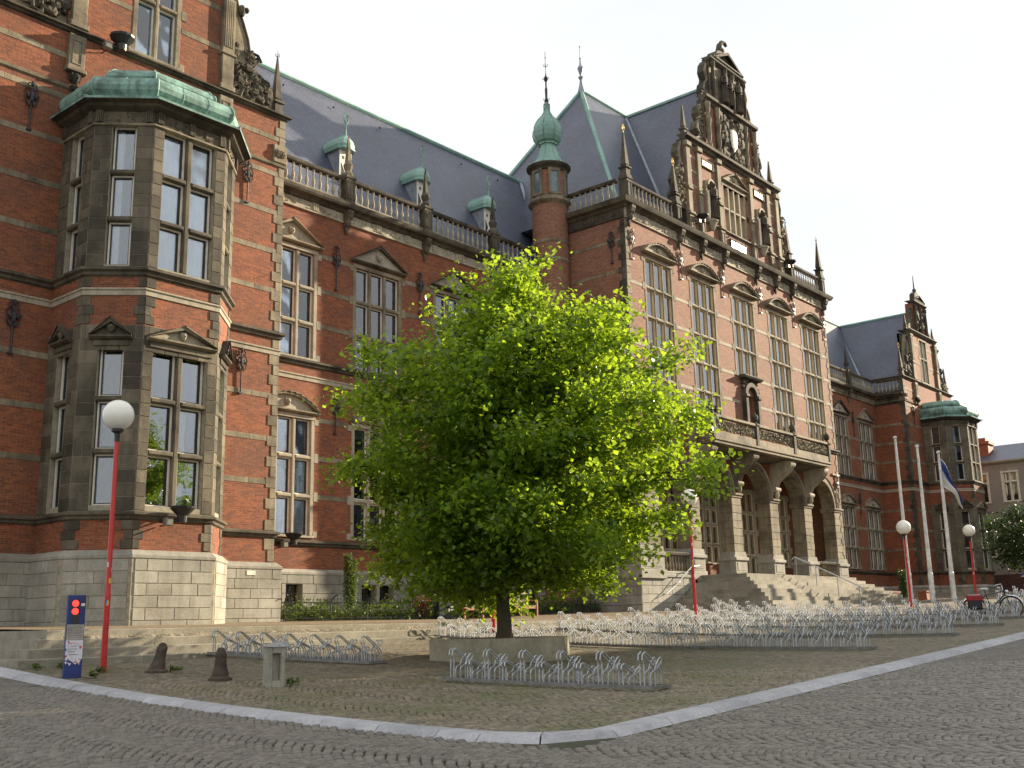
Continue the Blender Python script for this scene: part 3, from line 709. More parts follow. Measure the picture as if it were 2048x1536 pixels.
        obelisk(gf, gx+s*2.55, -0.12, 18.6, 1.0, 0.18, finial=False)
    ring([(gx-2.5, YP), (gx+2.5, YP)], [(0, 18.38), (0.1, 18.42), (0.14, 18.5), (0.22, 18.54), (0.22, 18.6), (-0.75, 18.62)]).build('gable_cornice', STONED, B)
    mb = MB(gf); mb.prism([(gx-1.2, 18.6), (gx+1.2, 18.6), (gx+1.1, 20.7), (gx-1.1, 20.7)], -0.5, 0.0); mb.build('upper_gable', BRICK, B)
    for s in (-1, 0, 1):
        mb = MB(gf); mb.lathe(gx+s*0.95, 0.08, [(0.13, 18.62), (0.13, 18.8), (0.09, 18.85), (0.11, 19.3), (0.09, 20.3), (0.13, 20.4), (0.13, 20.6)], 8); mb.build('gable_column', STONED, B)
        if s:
            mb = MB(gf); P_ = [(1.2, 18.62), (2.1, 18.62), (2.15, 18.85), (1.95, 19.1), (1.7, 19.15), (1.5, 19.6), (1.45, 20.0), (1.2, 20.4)]
            mb.prism([(gx+s*a, z) for a, z in (P_ if s > 0 else P_[::-1])], -0.3, -0.05); mb.build('scroll_buttress', STONED, B)
    carving(gf, gx-0.8, gx+0.8, 18.9, 20.3, 0.02, STONED, 50, 5, B, amp=0.08)
    ring([(gx-1.2, YP), (gx+1.2, YP)], [(0, 20.68), (0.1, 20.72), (0.2, 20.8), (0.2, 20.88), (-0.5, 20.9)]).build('gable_cornice', STONED, B)
    pediment(gf, gx, 0.95, 20.9, 0.5, 'tri', STONED, face=False); mb = MB(gf); mb.prism([(gx-0.5, 20.9), (gx+0.5, 20.9), (gx+0.45, 21.5), (gx, 21.75), (gx-0.45, 21.5)], -0.35, 0); mb.build('gable_top', STONED, B)
    mb = MB(gf); mb.lathe(gx, -0.15, [(0.16, 21.6), (0.1, 21.75), (0.15, 21.85), (0.05, 22.0), (0.02, 22.9)], 8); mb.build('gable_finial', STONED, B)
    # ---- roof (ridge runs back from the gable)
    x0, x1 = m(9.4), m(18.55); xl, xr = min(x0, x1), max(x0, x1); y0, y1 = YP-0.0-(-0.3), 36.0
    rm = MB(); zr, ze = 20.3, 14.3; L_ = math.hypot((xr-xl)/2, zr-ze)
    xc = (xl+xr)/2 if False else gx
    for xe in (xl+0.25, xr-0.25):
        rm.face([(xe, y0, ze), (xe, y1, ze), (xc, y1, zr), (xc, y0, zr)], [(y0, 0), (y1, 0), (y1, L_), (y0, L_)])
    rm.build('roof', SLATE, B)
    mb = MB(); mb.tube([(xc, y0, zr+0.02), (xc, y1, zr+0.02)], 0.09, 6); mb.build('ridge_capping', COPPER, B)
    mb = MB(); mb.box(xl, xr, 35.9, 36.0, 0, 14.3); mb.build('rear_wall', BRICK, B)
    mb = MB(); mb.face([(x0, YP, 0), (x0, 36, 0), (x0, 36, 15.0), (x0, YP, 15.0)]); mb.build('end_wall', BRICK, B)
    if flip:
        ledge([(m(18.55), YW), (m(18.55), YP)], 13.32, 13.42, 0.05, STONED)
        frieze(fs, 0, 2.0, 13.42, 13.72, 1, 91, mat=STONED)
        ledge([(m(18.55), YW), (m(18.55), YP)], 13.72, 14.05, 0.32, STONED)
        balustrade(fs, [(0.25, 2.0)], 14.05, 15.0, v=-0.05, mat=STONED)
pavilion(False); pavilion(True)
# ------------------------------------------------------------------ wings
def wing(flip):
    m = (lambda x: 2*XM-x) if flip else (lambda x: x)
    fw = FY(YW); xa, xb = sorted((m(18.55), m(34.05)))
    cs = [m(c) for c in ((20.4, 24.2, 28.05, 31.85) if not flip else (20.4, 24.2, 28.05))]
    dz = 0.8 if flip else 0.1
    ops = []
    for c in cs: ops += [(c-1.02, c+1.02, Z_LOW[0], Z_LOW[-1]), (c-1.02, c+1.02, Z_UP[0], Z_UP[-1])]
    wall(fw, xa, xb, 1.74, 13.4, ops, BRICK)
    bops = []
    if not flip:
        for c in cs: bops += [(c-0.72, c-0.1, 0.42, 1.3), (c+0.06, c+0.68, 0.42, 1.3)]
    wall(Fr(0, YW-0.1, 1, 0), xa, xb, dz-0.6, 1.62, bops, JOINT, 'plinth_core', reveal=0.4)
    stones(Fr(0, YW, 1, 0), xa, xb, dz+0.08-0.02, 1.6, 0.30 if not flip else 0.27, 0.7, 1.1, PLINTH, 'wing_plinth_stone', v0=0.09, v1=0.125, ops=bops, seed=33+flip)
    for (a, b, c, d) in bops:
        mb = MB(fw); t = 0.04
        for q in ((a, a+t, c, d), (b-t, b, c, d), (a, b, d-t, d), (a, b, c, c+t), ((a+b)/2-0.02, (a+b)/2+0.02, c, d)): mb.box(q[0], q[1], -0.2, -0.15, q[2], q[3])
        bw = mb.build('basement_window', WHITE if False else BLACKW, B); pane_at(fw, a+t, b-t, -0.18, c+t, d-t, bw)
        db = MB(fw); db.face([(a-.3, -0.5, c), (b+.3, -0.5, c), (b+.3, -0.5, d), (a-.3, -0.5, d)]); db.build('room_recess', DARK, bw)
    line = [(xa, YW), (xb, YW)]
    ring(line, [(0.13, 1.58), (0.14, 1.6), (0.14, 1.66), (0.05, 1.76), (-0.02, 1.76)]).build('plinth_cap', PLINTH, B)
    ledge(line, 2.44, 2.66, 0.13, STONED); ledge(line, 8.12, 8.38, 0.14, STONED)
    ring(line, [(0, 7.66), (0.03, 7.67), (0.03, 7.78), (0.06, 7.8), (0.06, 7.84), (0, 7.86)]).build('pale_band', STONEL, B)
    for z in (4.0-0.075, 5.22-0.075, 6.42-0.04, 9.5, 10.7, 11.9): hband(fw, xa, xb, z, ops=[(o[0]-0.27, o[1]+0.27, o[2]-.3, o[3]+.3) for o in ops], mat=STONE)
    for i, c in enumerate(cs):
        window(fw, c-1.02, c+1.02, Z_LOW, 3, look=lambda q, r: 'dark' if (q == 0 or (q == 1 and r > 0) or r == 2) else 'net', seed=i, sash=WHITE, stone=STONEL if not flip else STONE)
        window(fw, c-1.02, c+1.02, Z_UP, 3, look=lambda q, r: 'net' if not flip else ('net' if (q+r) % 2 else 'dark'), seed=i+20, sash=WHITE, stone=(STONEL if i == 0 else STONE) if not flip else STONE)
        pediment(fw, c, 1.24, 6.56, 0.66, 'seg', STONE, tymp=STONEL)
        pediment(fw, c, 1.27, 12.12, 0.84, 'tri', STONED if i else STONE, tymp=STONEL)
    frieze(fw, xa, xb, 13.38, 13.76, 11 if not flip else 11, 7, mat=STONEL if not flip else STONE)
    ring(line, [(0.03, 13.72), (0.1, 13.76), (0.14, 13.84), (0.3, 13.88), (0.34, 13.95), (0.36, 14.04), (-0.3, 14.06)]).build('cornice', STONED, B)
    ps = [m(p) for p in (22.7, 26.45, 30.2, 33.75)]
    px = sorted(ps+[xa+0.0, xb]) if not flip else sorted(ps+[xa, xb])
    segs = []
    for a, b in zip(px, px[1:]):
        ia = a+(0.21 if a in ps else 0); ib = b-(0.21 if b in ps else 0)
        if ib-ia > 0.3: segs.append((ia, ib))
    balustrade(fw, segs, 14.05, 15.02, v=0.08, sp=0.285)
    for p in ps:
        if (not flip and p > 33.0) or (flip and p < 58): 
            continue
        pier(fw, p, 0.4, 14.05, 15.06, -0.06, 0.27)
        mb = MB(fw); k = p
        mb.lathe(k, 0.1, [(0.2, 15.06), (0.2, 15.16), (0.11, 15.28), (0.15, 15.4), (0.17, 15.5), (0.1, 15.62)], 8); mb.lathe(k, 0.1, [(0.085*1.41, 15.6), (0.02, 16.6)], 4, PI/4)
        mb.build('pinnacle', STONE if not flip and p < 23 else STONED, B)
        bracket(fw, p, 13.2, 13.82, 0.3, 0.26, STONED)
    an = [m(a) for a in (22.3, 26.2, 30.15)]
    for a in an: anchor(fw, a, 10.95, 12.45+0.0)
    for a in [m(22.35), m(26.15)]: anchor(fw, a, 6.1, 7.35)
    # roof
    zr, ze, yr, ye = 20.3, 14.05, 30.2, YW+0.25
    L_ = math.hypot(yr-ye, zr-ze); mb = MB()
    xe = m(38.5)
    for (y_e) in (ye, 2*yr-ye):
        mb.face([(m(14.2), y_e, ze), (xe, y_e, ze), (xe, yr, zr), (m(14.2), yr, zr)], [(m(14.2), 0), (xe, 0), (xe, L_), (m(14.2), L_)])
    mb.build('roof', SLATE, B)
    mb = MB(); mb.tube([(m(14.2), yr, zr+0.03), (m(36.8), yr, zr+0.03)], 0.1, 6); rc = mb.build('ridge_capping', COPPER, B)
    for k in range(7):
        x = m(20+k*2.4); mb = MB(); mb.tube([(x, yr-0.45, zr-0.7), (x, yr-0.5, zr-0.66)], 0.05, 4); mb.build('roof_hook', IRON, B)
    # dormers
    for x in ([23.5, 27.35, 31.2] if not flip else [23.5, 27.35]):
        dormer(m(x), 27.5, 15.45)
    mb = MB(); mb.box(xa, xb, 33.9, 34.0, 0, 14.2); mb.build('rear_wall', BRICK, B)
def dormer(x, y, z0):
    w, h = 0.28, 1.2
    fr = FY(y); mb = MB(fr)
    mb.box(x-w, x+w, -1.2, 0, z0-0.1, z0+h); d = mb.build('dormer', LEAD, B)
    mb = MB(fr)
    for q in ((x-w, x-w+0.05), (x+w-0.05, x+w)): mb.box(q[0], q[1], 0, 0.03, z0, z0+h)
    mb.box(x-w+0.05, x+w-0.05, 0, 0.025, z0, z0+0.07); mb.box(x-w+0.05, x+w-0.05, 0, 0.02, z0+0.72, z0+h)
    mb.prism([(x-0.2, z0+0.72), (x-0.06, z0+0.42), (x-0.06, z0+0.38), (x-0.2, z0+0.08), (x+0.2, z0+0.08), (x+0.06, z0+0.38), (x+0.06, z0+0.42), (x+0.2, z0+0.72)], 0, 0.02)
    mb.build('dormer_shutter', WHITE, d)
    mb = MB(fr); mb.box(x-w+0.05, x+w-0.05, 0.0, 0.008, z0+0.07, z0+0.72)
    for q in (-0.11, 0.11): mb.box(x+q-0.05, x+q+0.05, 0.02, 0.024, z0+0.86, z0+0.98)
    mb.build('dormer_opening', BLACKW, d)
    # ogee hood running back into the roof
    zt = z0+h; mb = MB(); ww = w+0.1
    prof = [(1.0, 0), (1.02, 0.06), (0.92, 0.09), (0.97, 0.2), (0.8, 0.38), (0.5, 0.5), (0.2, 0.6), (0.0, 0.72)]
    n = 8
    def rg(s, z):
        return [(x-ww*s, y+1.3), (x-ww*s, y-0.02)] + [(x-ww*s*math.cos(t), y-0.02-ww*s*math.sin(t)*0.75) for t in (PI/4, PI/2, 3*PI/4)] + [(x+ww*s, y-0.02), (x+ww*s, y+1.3)]
    for (s0, h0), (s1, h1) in zip(prof, prof[1:]):
        A, C_ = rg(s0, 0), rg(s1, 0)
        for i in range(len(A)-1): mb.face([(*A[i], zt+h0*0.95), (*A[i+1], zt+h0*0.95), (*C_[i+1], zt+h1*0.95), (*C_[i], zt+h1*0.95)])
    A = rg(1.0, 0); mb.face([(*p, zt) for p in A]); ho = mb.build('dormer_hood', COPPER, d)
    mb = MB(); mb.lathe(x, y-0.02, [(0.05, zt+0.6), (0.025, zt+0.85), (0.05, zt+0.9), (0.015, zt+0.95), (0.015, zt+1.05)], 6)
    for s in (-1, 1): mb.tube([(x, y-0.02, zt+1.02), (x+s*0.09, y-0.02, zt+1.15), (x+s*0.1, y-0.02, zt+1.3), (x+s*0.03, y-0.02, zt+1.42)], 0.03, 4)
    mb.tube([(x, y-0.02, zt+1.0), (x, y-0.02, zt+1.5)], 0.02, 4); mb.build('hood_finial', COPPER, d)
wing(False); wing(True)
# ------------------------------------------------------------------ central block
CX0, CX1, CM = 34.05, 52.6, 43.45
FC = FY(YC)
cwin = [CM-7.06, CM-3.53, CM+0.1, CM+3.6, CM+7.15]
ZC = [8.4, 9.5, 10.75, 12.0, 13.25, 14.46]
ops = [(c-0.98, c+0.98, (ZC[0] if i != 2 else 10.75), ZC[-1]) for i, c in enumerate(cwin)]
niche = (CM+0.1-0.42, CM+0.1+0.42, 8.4, 9.9)
wall(FC, CX0, CX1, 8.1, 15.9, ops+[niche], BRICKC, reveal=0.42)
for z in (9.42, 10.67, 11.92, 13.17): hband(FC, CX0, CX1, z, STONEL, 0.14, ops=[(o[0]-.27, o[1]+.27, o[2]-.3, o[3]+.3) for o in ops]+[(CM-0.8, CM+1.0, 8, 10.7)])
for i, c in enumerate(cwin):
    rows = ZC if i != 2 else ZC[2:]
    window(FC, c-0.98, c+0.98, rows, 3, dep=0.12, mull=0.10, stone=STONE, sash=CREAM, look=lambda q, r: 'net', seed=40+i, inner=CREAM)
    pediment(FC, c, 1.24, 14.66, 0.62, 'seg', STONE, tymp=STONEL, out=0.22)
for x in (34.5, 38.2, 41.75, 45.3, 48.85, 52.3): anchor(FC, x, 14.2, 15.42, IRONG)
# niche with statue console between the middle windows
nf = MB(FC); nx = CM+0.1
for s in (-1, 1): nf.box(nx+s*0.56-0.12, nx+s*0.56+0.12, 0, 0.22, 8.4, 9.75, bev=0.02); nf.box(nx+s*0.56-0.16, nx+s*0.56+0.16, 0, 0.28, 9.75, 9.9, bev=0.02)
n_ = 10
for k in range(n_):
    t0, t1 = PI*k/n_, PI*(k+1)/n_; r0, r1 = 0.42, 0.64
    nf.prism([(nx+r0*math.cos(t0), 9.9+r0*math.sin(t0)*0.9), (nx+r1*math.cos(t0), 9.9+r1*math.sin(t0)*0.9), (nx+r1*math.cos(t1), 9.9+r1*math.sin(t1)*0.9), (nx+r0*math.cos(t1), 9.9+r0*math.sin(t1)*0.9)], 0, 0.2)
nf.bar([(0, 10.6), (0.3, 10.62), (0.36, 10.7), (0.36, 10.76), (0, 10.76)], nx-0.85, nx+0.85)
nd = nf.build('balcony_doorway', STONED, B)
gm = MB(FC); gm.box(nx-0.42, nx+0.42, -0.34, -0.3, 8.4, 10.28)
gm.build('door_leaf', OCHRE, nd); carving(FC, nx-0.75, nx+0.75, 10.0, 10.58, 0.08, STONED, 26, 4, nd, amp=0.09, shape=lambda u, z: (u-nx)**2+(z-9.9)**2 > 0.42)
gb = MB(FC); gb.box(nx-0.85, nx+0.85, -0.01, 0.03, 9.85, 10.65); gb2 = MB(FC)
gm = MB(FC)
for q in (-0.2, 0.2): gm.box(nx+q-0.015, nx+q+0.015, -0.3, -0.28, 8.45, 10.1)
for z in (8.9, 9.4, 9.9): gm.box(nx-0.4, nx+0.4, -0.3, -0.28, z-0.015, z+0.015)
gm.build('glazing_bar', WHITE, nd)
line = [(CX0, YW), (CX0, YC), (CX1, YC), (CX1, YW)]
ledge(line, 8.12, 8.38, 0.14, STONED)
frieze(FC, CX0, CX1, 15.86, 16.3, 12, 60)
fside = Fr(CX0, YW, 0, -1)
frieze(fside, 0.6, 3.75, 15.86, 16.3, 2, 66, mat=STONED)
ring(line, [(0.03, 16.27), (0.1, 16.3), (0.15, 16.38), (0.34, 16.42), (0.38, 16.5), (0.42, 16.6), (-0.3, 16.62)]).build('cornice', STONED, B)
mb = MB(); mb.face([(CX0, YC+0.1, 16.6), (CX1, YC+0.1, 16.6), (CX1, 34, 16.6), (CX0, 34, 16.6)]); mb.build('parapet_gutter', LEAD, B)
# left side wall (in shade)
wall(fside, 0, 3.75, -0.6, 15.9, [], BRICKC)
wall(Fr(CX1, YC, 0, 1), 0, 3.75, -0.6, 15.9, [], BRICKC)
for z in (5.0, 9.42, 11.92, 13.6, 14.9): hband(fside, 0, 3.75, z, STONE, 0.13)
for (za, zb) in ((8.4, 15.82), (2.7, 8.1)):
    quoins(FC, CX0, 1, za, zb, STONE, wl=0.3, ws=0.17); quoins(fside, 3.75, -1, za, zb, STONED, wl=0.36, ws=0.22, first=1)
    quoins(FC, CX1, -1, za, zb, STONE, wl=0.3, ws=0.17)
anchor(fside, 3.1, 14.05, 15.35); anchor(FC, 52.25, 5.6, 7.0, IRONG)
# balustrade, piers, pinnacles on top
pC = [34.28, 38.05, 48.75, 52.37]
balustrade(FC, [(34.5, 37.86), (48.95, 52.15)], 16.62, 17.58, v=0.0, sp=0.27, bmat=STONEL)
balustrade(fside, [(0.9, 3.45)], 16.62, 17.58, v=0.0, sp=0.27, bmat=STONEL)
for i, p in enumerate(pC):
    pier(FC, p, 0.38, 16.62, 17.62, -0.2, 0.19)
    obelisk(FC, p, 0.0, 17.62, 2.0 if i != 1 else 1.75, 0.3, gold=(i < 2), mat=STONED)
for x in (34.3, 38.1, 39.95, 41.9, 45.0, 46.95, 48.7, 52.35): bracket(FC, x, 15.7, 16.36, 0.34, 0.26, STONED); face = None
# ---- main gable of the central block
def gwall(u0, u1, z0, z1, ops=(), mat=BRICKC): return wall(FC, u0, u1, z0, z1, list(ops), mat, 'gable_wall', v=0.02)
gw = (42.42, 44.48, 17.6, 19.85)
gwall(38.95, 47.95, 16.6, 21.0, [gw]); gwall(41.0, 45.9, 21.2, 23.7); gwall(41.75, 45.15, 23.9, 26.1, mat=STONE)
for (a, b, c, d) in ((38.95, 47.95, 16.6, 21.0), (41.0, 45.9, 21.0, 23.7), (41.75, 45.15, 23.7, 26.1)):
    mb = MB(FC); mb.face([(a, -0.3, c), (b, -0.3, c), (b, -0.3, d), (a, -0.3, d)])
    for u in (a, b): mb.face([(u, 0.02, c), (u, -0.3, c), (u, -0.3, d), (u, 0.02, d)])
    mb.face([(a, 0.02, d), (b, 0.02, d), (b, -0.3, d), (a, -0.3, d)]); mb.build('gable_return', STONED, B)
window(FC, gw[0], gw[1], [17.6, 18.72, 19.85], 4, dep=0.25, stone=STONEL, sash=CREAM, look=lambda q, r: 'brown', seed=77, inner=CREAM)
pediment(FC, 43.45, 1.2, 20.0, 0.72, 'tri', STONE, tymp=STONEL)
for u in (39.2, 40.15, 41.9, 45.0, 46.75, 47.7):
    pm = MB(FC); w = 0.19
    pm.box(u-w, u+w, 0.02, 0.16, 16.66, 17.42, bev=0.015); pm.box(u-w-0.05, u+w+0.05, 0.02, 0.22, 17.42, 17.56, bev=0.02)
    for q in ((u-0.13, u-0.1, 16.8, 17.3), (u+0.1, u+0.13, 16.8, 17.3), (u-0.1, u+0.1, 16.8, 16.83), (u-0.1, u+0.1, 17.27, 17.3)): pm.box(q[0], q[1], 0.16, 0.18, q[2], q[3])
    pm.box(u-w+0.03, u+w-0.03, 0.02, 0.14, 17.56, 20.8, bev=0.015); pm.box(u-w, u+w, 0.02, 0.2, 18.6, 18.74, bev=0.02); pm.box(u-w-0.03, u+w+0.03, 0.02, 0.22, 20.65, 20.9, bev=0.03)
    pm.build('gable_pilaster', STONE, B)
for (a, b, z) in ((38.95, 47.95, 17.46),): ring([(a, YC), (b, YC)], [(0.02, z-0.02), (0.12, z+0.02), (0.12, z+0.08), (0.02, z+0.1)]).build('string_course', STONE, B)
for z in (18.9, 19.6, 20.3): hband(FC, 39.4, 47.5, z, STONEL, 0.1, v=0.03, ops=[(42.1, 44.8, 17, 20.9), (40.4, 41.5, 17.5, 20), (45.4, 46.5, 17.5, 20)])
ring([(38.95, YC), (47.95, YC)], [(0.02, 20.9), (0.1, 20.95), (0.14, 21.05), (0.28, 21.1), (0.3, 21.22), (-0.32, 21.25)]).build('gable_cornice', STONED, B)
ring([(40.95, YC), (45.95, YC)], [(0.02, 23.55), (0.1, 23.6), (0.14, 23.7), (0.28, 23.76), (0.3, 23.88), (-0.32, 23.9)]).build('gable_cornice', STONED, B)
ring([(41.7, YC), (45.2, YC)], [(0.02, 25.95), (0.1, 26.0), (0.2, 26.08), (0.22, 26.15), (-0.32, 26.18)]).build('gable_cornice', STONED, B)
mb = MB(FC); mb.prism([(42.0, 26.15), (44.9, 26.15), (44.4, 26.5), (44.15, 26.9), (43.8, 27.0), (43.1, 27.0), (42.75, 26.9), (42.5, 26.5)], -0.5, 0.05); mb.build('gable_top', STONED, B)
mb = MB(FC); mb.bar([(0, 26.18), (0.25, 26.22), (0.25, 26.3), (0, 26.3)], 42.0, 44.9); mb.build('pediment', STONED, B)
for s, a in ((-1, 42.1), (1, 44.8)):
    mb = MB(FC); mb.prism([(a, 26.28), (43.45, 27.0), (43.45, 26.84), (a, 26.2)] if s < 0 else [(43.45, 27.0), (a, 26.28), (a, 26.2), (43.45, 26.84)], 0.05, 0.25); mb.build('raking_moulding', STONED, B)
# the carved beast on the summit
mb = MB(FC); mb.blob((43.3, -0.1, 27.12), 0.32, 0.2, 0.22, 8, 6)
mb.tube([(43.15, -0.1, 27.1), (43.2, -0.08, 27.4), (43.4, -0.05, 27.62), (43.62, 0.0, 27.62), (43.72, 0.02, 27.5)], 0.16, 8, r1=0.07); mb.blob((43.35, -0.1, 27.6), 0.07, 0.05, 0.12, 6, 4); mb.build('carved_beast', STONED, B)
def statue(u, z0, h, v=0.28, mat=STONED, niche=True):
    s = h; mb = MB(FC)
    mb.lathe(u, v, [(0.13*s, z0), (0.15*s, z0+0.04*s), (0.115*s, z0+0.3*s), (0.10*s, z0+0.5*s), (0.13*s, z0+0.62*s), (0.145*s, z0+0.75*s), (0.12*s, z0+0.82*s), (0.045*s, z0+0.85*s), (0.04*s, z0+0.88*s)], 10, sy=0.75)
    mb.blob((u, v, z0+0.93*s), 0.055*s, 0.06*s, 0.075*s, 8, 6)
    for q in (-1, 1): mb.tube([(u+q*0.13*s, v, z0+0.77*s), (u+q*0.17*s, v+0.03*s, z0+0.6*s), (u+q*0.07*s, v+0.13*s, z0+0.56*s)], 0.035*s, 6, r1=0.025*s)
    for k in range(6): t = PI*k/5; mb.tube([(u+0.1*s*math.cos(t), v+0.08*s*math.sin(t), z0+0.5*s), (u+0.13*s*math.cos(t), v+0.11*s*math.sin(t), z0)], 0.018*s, 4)
    o = mb.build('statue', mat, B, smooth=True)
    if niche:
        mb = MB(FC); mb.lathe(u, 0.1, [(0.06, z0-0.5), (0.12, z0-0.42), (0.2, z0-0.25), (0.26, z0-0.12), (0.3, z0-0.1), (0.3, z0)], 10); mb.build('console', STONEL, B)
        mb = MB(FC); n = 8
        for k in range(n):
            t0, t1 = PI*k/n, PI*(k+1)/n
            mb.prism([(u+.26*math.cos(t0), z0+h*0.92+.26*math.sin(t0)), (u+.34*math.cos(t0), z0+h*0.92+.36*math.sin(t0)), (u+.34*math.cos(t1), z0+h*0.92+.36*math.sin(t1)), (u+.26*math.cos(t1), z0+h*0.92+.26*math.sin(t1))], 0.02, 0.22)
        for q in (-1, 1): mb.box(u+q*0.3-0.04, u+q*0.3+0.04, 0.02, 0.1, z0, z0+h*0.92)
        mb.build('niche_surround', STONEL, B)
        mb = MB(FC); mb.box(u-0.26, u+0.26, 0.02, 0.04, z0, z0+h*0.95); mb.build('niche_back', STONED, B)
statue(41.02, 17.65, 1.75); statue(45.88, 17.65, 1.75)
statue(42.75, 24.0, 1.7, niche=False); statue(44.15, 24.0, 1.7, niche=False); statue(43.45, 24.1, 1.5, v=0.2, niche=False)
for u in (41.95, 43.1, 43.8, 44.95):
    mb = MB(FC); mb.lathe(u, 0.14, [(0.13, 23.9), (0.13, 24.05), (0.08, 24.15), (0.1, 24.6), (0.08, 25.6), (0.13, 25.75), (0.13, 25.95)], 8); mb.build('gable_column', STONED, B)
for u in (41.2, 45.7, 42.1, 44.8):
    mb = MB(FC); mb.lathe(u, 0.14, [(0.14, 21.25), (0.14, 21.45), (0.09, 21.55), (0.13, 21.9), (0.11, 22.3), (0.16, 22.7), (0.1, 23.0), (0.13, 23.2), (0.15, 23.55)], 8); mb.build('gable_column', STONE, B)
carving(FC, 42.3, 44.6, 21.4, 23.4, 0.1, STONED, 130, 21, B, 'carved_relief', amp=0.12, shape=lambda u, z: abs(u-43.45) > 0.36 or z > 22.9 or z < 21.8)
mb = MB(FC); mb.lathe(43.45, 0.2, [(0.02, 21.75), (0.2, 21.95), (0.3, 22.3), (0.3, 22.75), (0.24, 22.85)], 8, sy=0.35); mb.build('shield', simple('pale_marble', (0.78, 0.75, 0.68), 0.35, nscale=5, ncol=(0.7, 0.66, 0.58)), B)
def scroll(pts, rimpts, carve, seed, v0=-0.4, v1=0.0):
    mb = MB(FC); mb.prism(pts, v0, v1); o = mb.build('scroll_buttress', STONED, B)
    mb = MB(FC)
    for q in rimpts: mb.tube([(a, v1, z) for a, z in q], 0.06, 5)
    mb.build('scroll_rim', STONE, o)
    if carve: carving(FC, *carve, v1+0.02, STONE, 40, seed, o, 'foliage_relief', amp=0.09)
def mirC(p): return [(2*CM-a, z) for a, z in p]
S1 = [(38.95, 17.6), (38.95, 20.9), (38.75, 20.75), (38.6, 20.3), (38.72, 19.9), (38.5, 19.4), (38.2, 18.9), (38.35, 18.6), (38.1, 18.2), (38.15, 17.7), (38.25, 17.6)]
R1 = [[(38.2, 17.7), (38.12, 18.2), (38.35, 18.6), (38.22, 18.9), (38.5, 19.4), (38.7, 19.9), (38.62, 20.3), (38.78, 20.75)], [(38.4+0.18*math.cos(t), 19.2+0.18*math.sin(t)) for t in [k*0.8 for k in range(8)]], [(38.55+0.25*math.cos(t), 18.2+0.3*math.sin(t)) for t in [k*0.8 for k in range(9)]]]
scroll(S1[::-1], R1, (38.3, 38.9, 17.8, 20.0), 31); scroll(mirC(S1), [mirC(r) for r in R1], (48.0, 48.6, 17.8, 20.0), 32)
S2 = [(41.0, 21.25), (41.0, 23.5), (40.75, 23.3), (40.6, 22.9), (40.78, 22.6), (40.5, 22.4), (40.35, 22.0), (40.6, 21.7), (40.1, 21.45), (39.9, 21.25)]
R2 = [[(39.95, 21.3), (40.5, 21.6), (40.6, 21.8), (40.38, 22.0), (40.5, 22.4), (40.78, 22.6), (40.62, 22.9), (40.76, 23.3)]]
scroll(S2[::-1], R2, (40.5, 40.95, 21.5, 23.2), 33); scroll(mirC(S2), [mirC(r) for r in R2], (45.95, 46.4, 21.5, 23.2), 34)
S3 = [(41.75, 23.9), (41.75, 26.0), (41.5, 25.7), (41.4, 25.3), (41.6, 24.9), (41.3, 24.6), (41.2, 24.2), (41.4, 23.9)]
scroll(S3[::-1], [[(41.4, 24.0), (41.22, 24.3), (41.35, 24.65), (41.58, 24.9), (41.42, 25.3), (41.55, 25.7)]], None, 35); scroll(mirC(S3), [[(2*CM-a, z) for a, z in [(41.4, 24.0), (41.22, 24.3), (41.35, 24.65), (41.58, 24.9), (41.42, 25.3), (41.55, 25.7)]]], None, 36)
for x in (39.3, 47.6): obelisk(FC, x, -0.1, 21.25, 1.5, 0.24, finial=False)
for x in (41.1, 45.8): obelisk(FC, x, -0.1, 23.9, 0.9, 0.18, finial=False)
PL_ = simple('gilded_plaque', (0.82, 0.66, 0.38), 0.25, metal=0.6, nscale=6, ncol=(0.72, 0.56, 0.3))
for (a, b, c, d) in ((40.5, 41.45, 20.2, 20.5), (45.45, 46.4, 20.2, 20.5), (42.75, 44.25, 16.8, 17.2)):
    mb = MB(FC); mb.box(a, b, 0.03, 0.07, c, d, bev=0.01); pq = mb.build('plaque', PL_, B)
    mb = MB(FC)
    for q in ((a-0.05, b+0.05, d, d+0.05), (a-0.05, b+0.05, c-0.05, c), (a-0.05, a, c, d), (b, b+0.05, c, d)): mb.box(q[0], q[1], 0.02, 0.1, q[2], q[3])
    mb.build('plaque_frame', STONED, pq)
carving(FC, 42.55, 44.45, 16.72, 17.3, 0.06, STONED, 26, 71, B, 'carved_relief', amp=0.04, shape=lambda u, z: not (42.7 < u < 44.3 and 16.76 < z < 17.24))
# ---- central roof: hipped, with a cross roof behind the gable
AL, AR = (39.55, 28.6), (47.35, 28.6); ZR, ZE = 25.6, 16.62
xl, xr, yf, yb = 34.6, 52.3, 23.35, 33.9
mb = MB(); mb.face([(xl, yf, ZE), (xl, yb, ZE), (*AL, ZR)], [(yf, 0), (yb, 0), (AL[1], 10.2)]); mb.face([(xr, yf, ZE), (xr, yb, ZE), (*AR, ZR)], [(yf, 0), (yb, 0), (AL[1], 10.2)])
Lf = math.hypot(AL[1]-yf, ZR-ZE)
mb.face([(xl, yf, ZE), (xr, yf, ZE), (*AR, ZR), (*AL, ZR)], [(xl, 0), (xr, 0), (AR[0], Lf), (AL[0], Lf)]); mb.face([(xl, yb, ZE), (xr, yb, ZE), (*AR, ZR), (*AL, ZR)], [(xl, 0), (xr, 0), (AR[0], Lf), (AL[0], Lf)])
gx0, gx1 = 38.9, 48.0; Lg = math.hypot(4.55, ZR-ZE-0.4)
for xe in (gx0, gx1): mb.face([(xe, 23.3, ZE+0.3), (xe, 30, ZE+0.3), (CM, 30, ZR), (CM, 23.3, ZR)], [(23.3, 0), (30, 0), (30, Lg), (23.3, Lg)])
mb.build('roof', SLATE, B)
mb = MB()
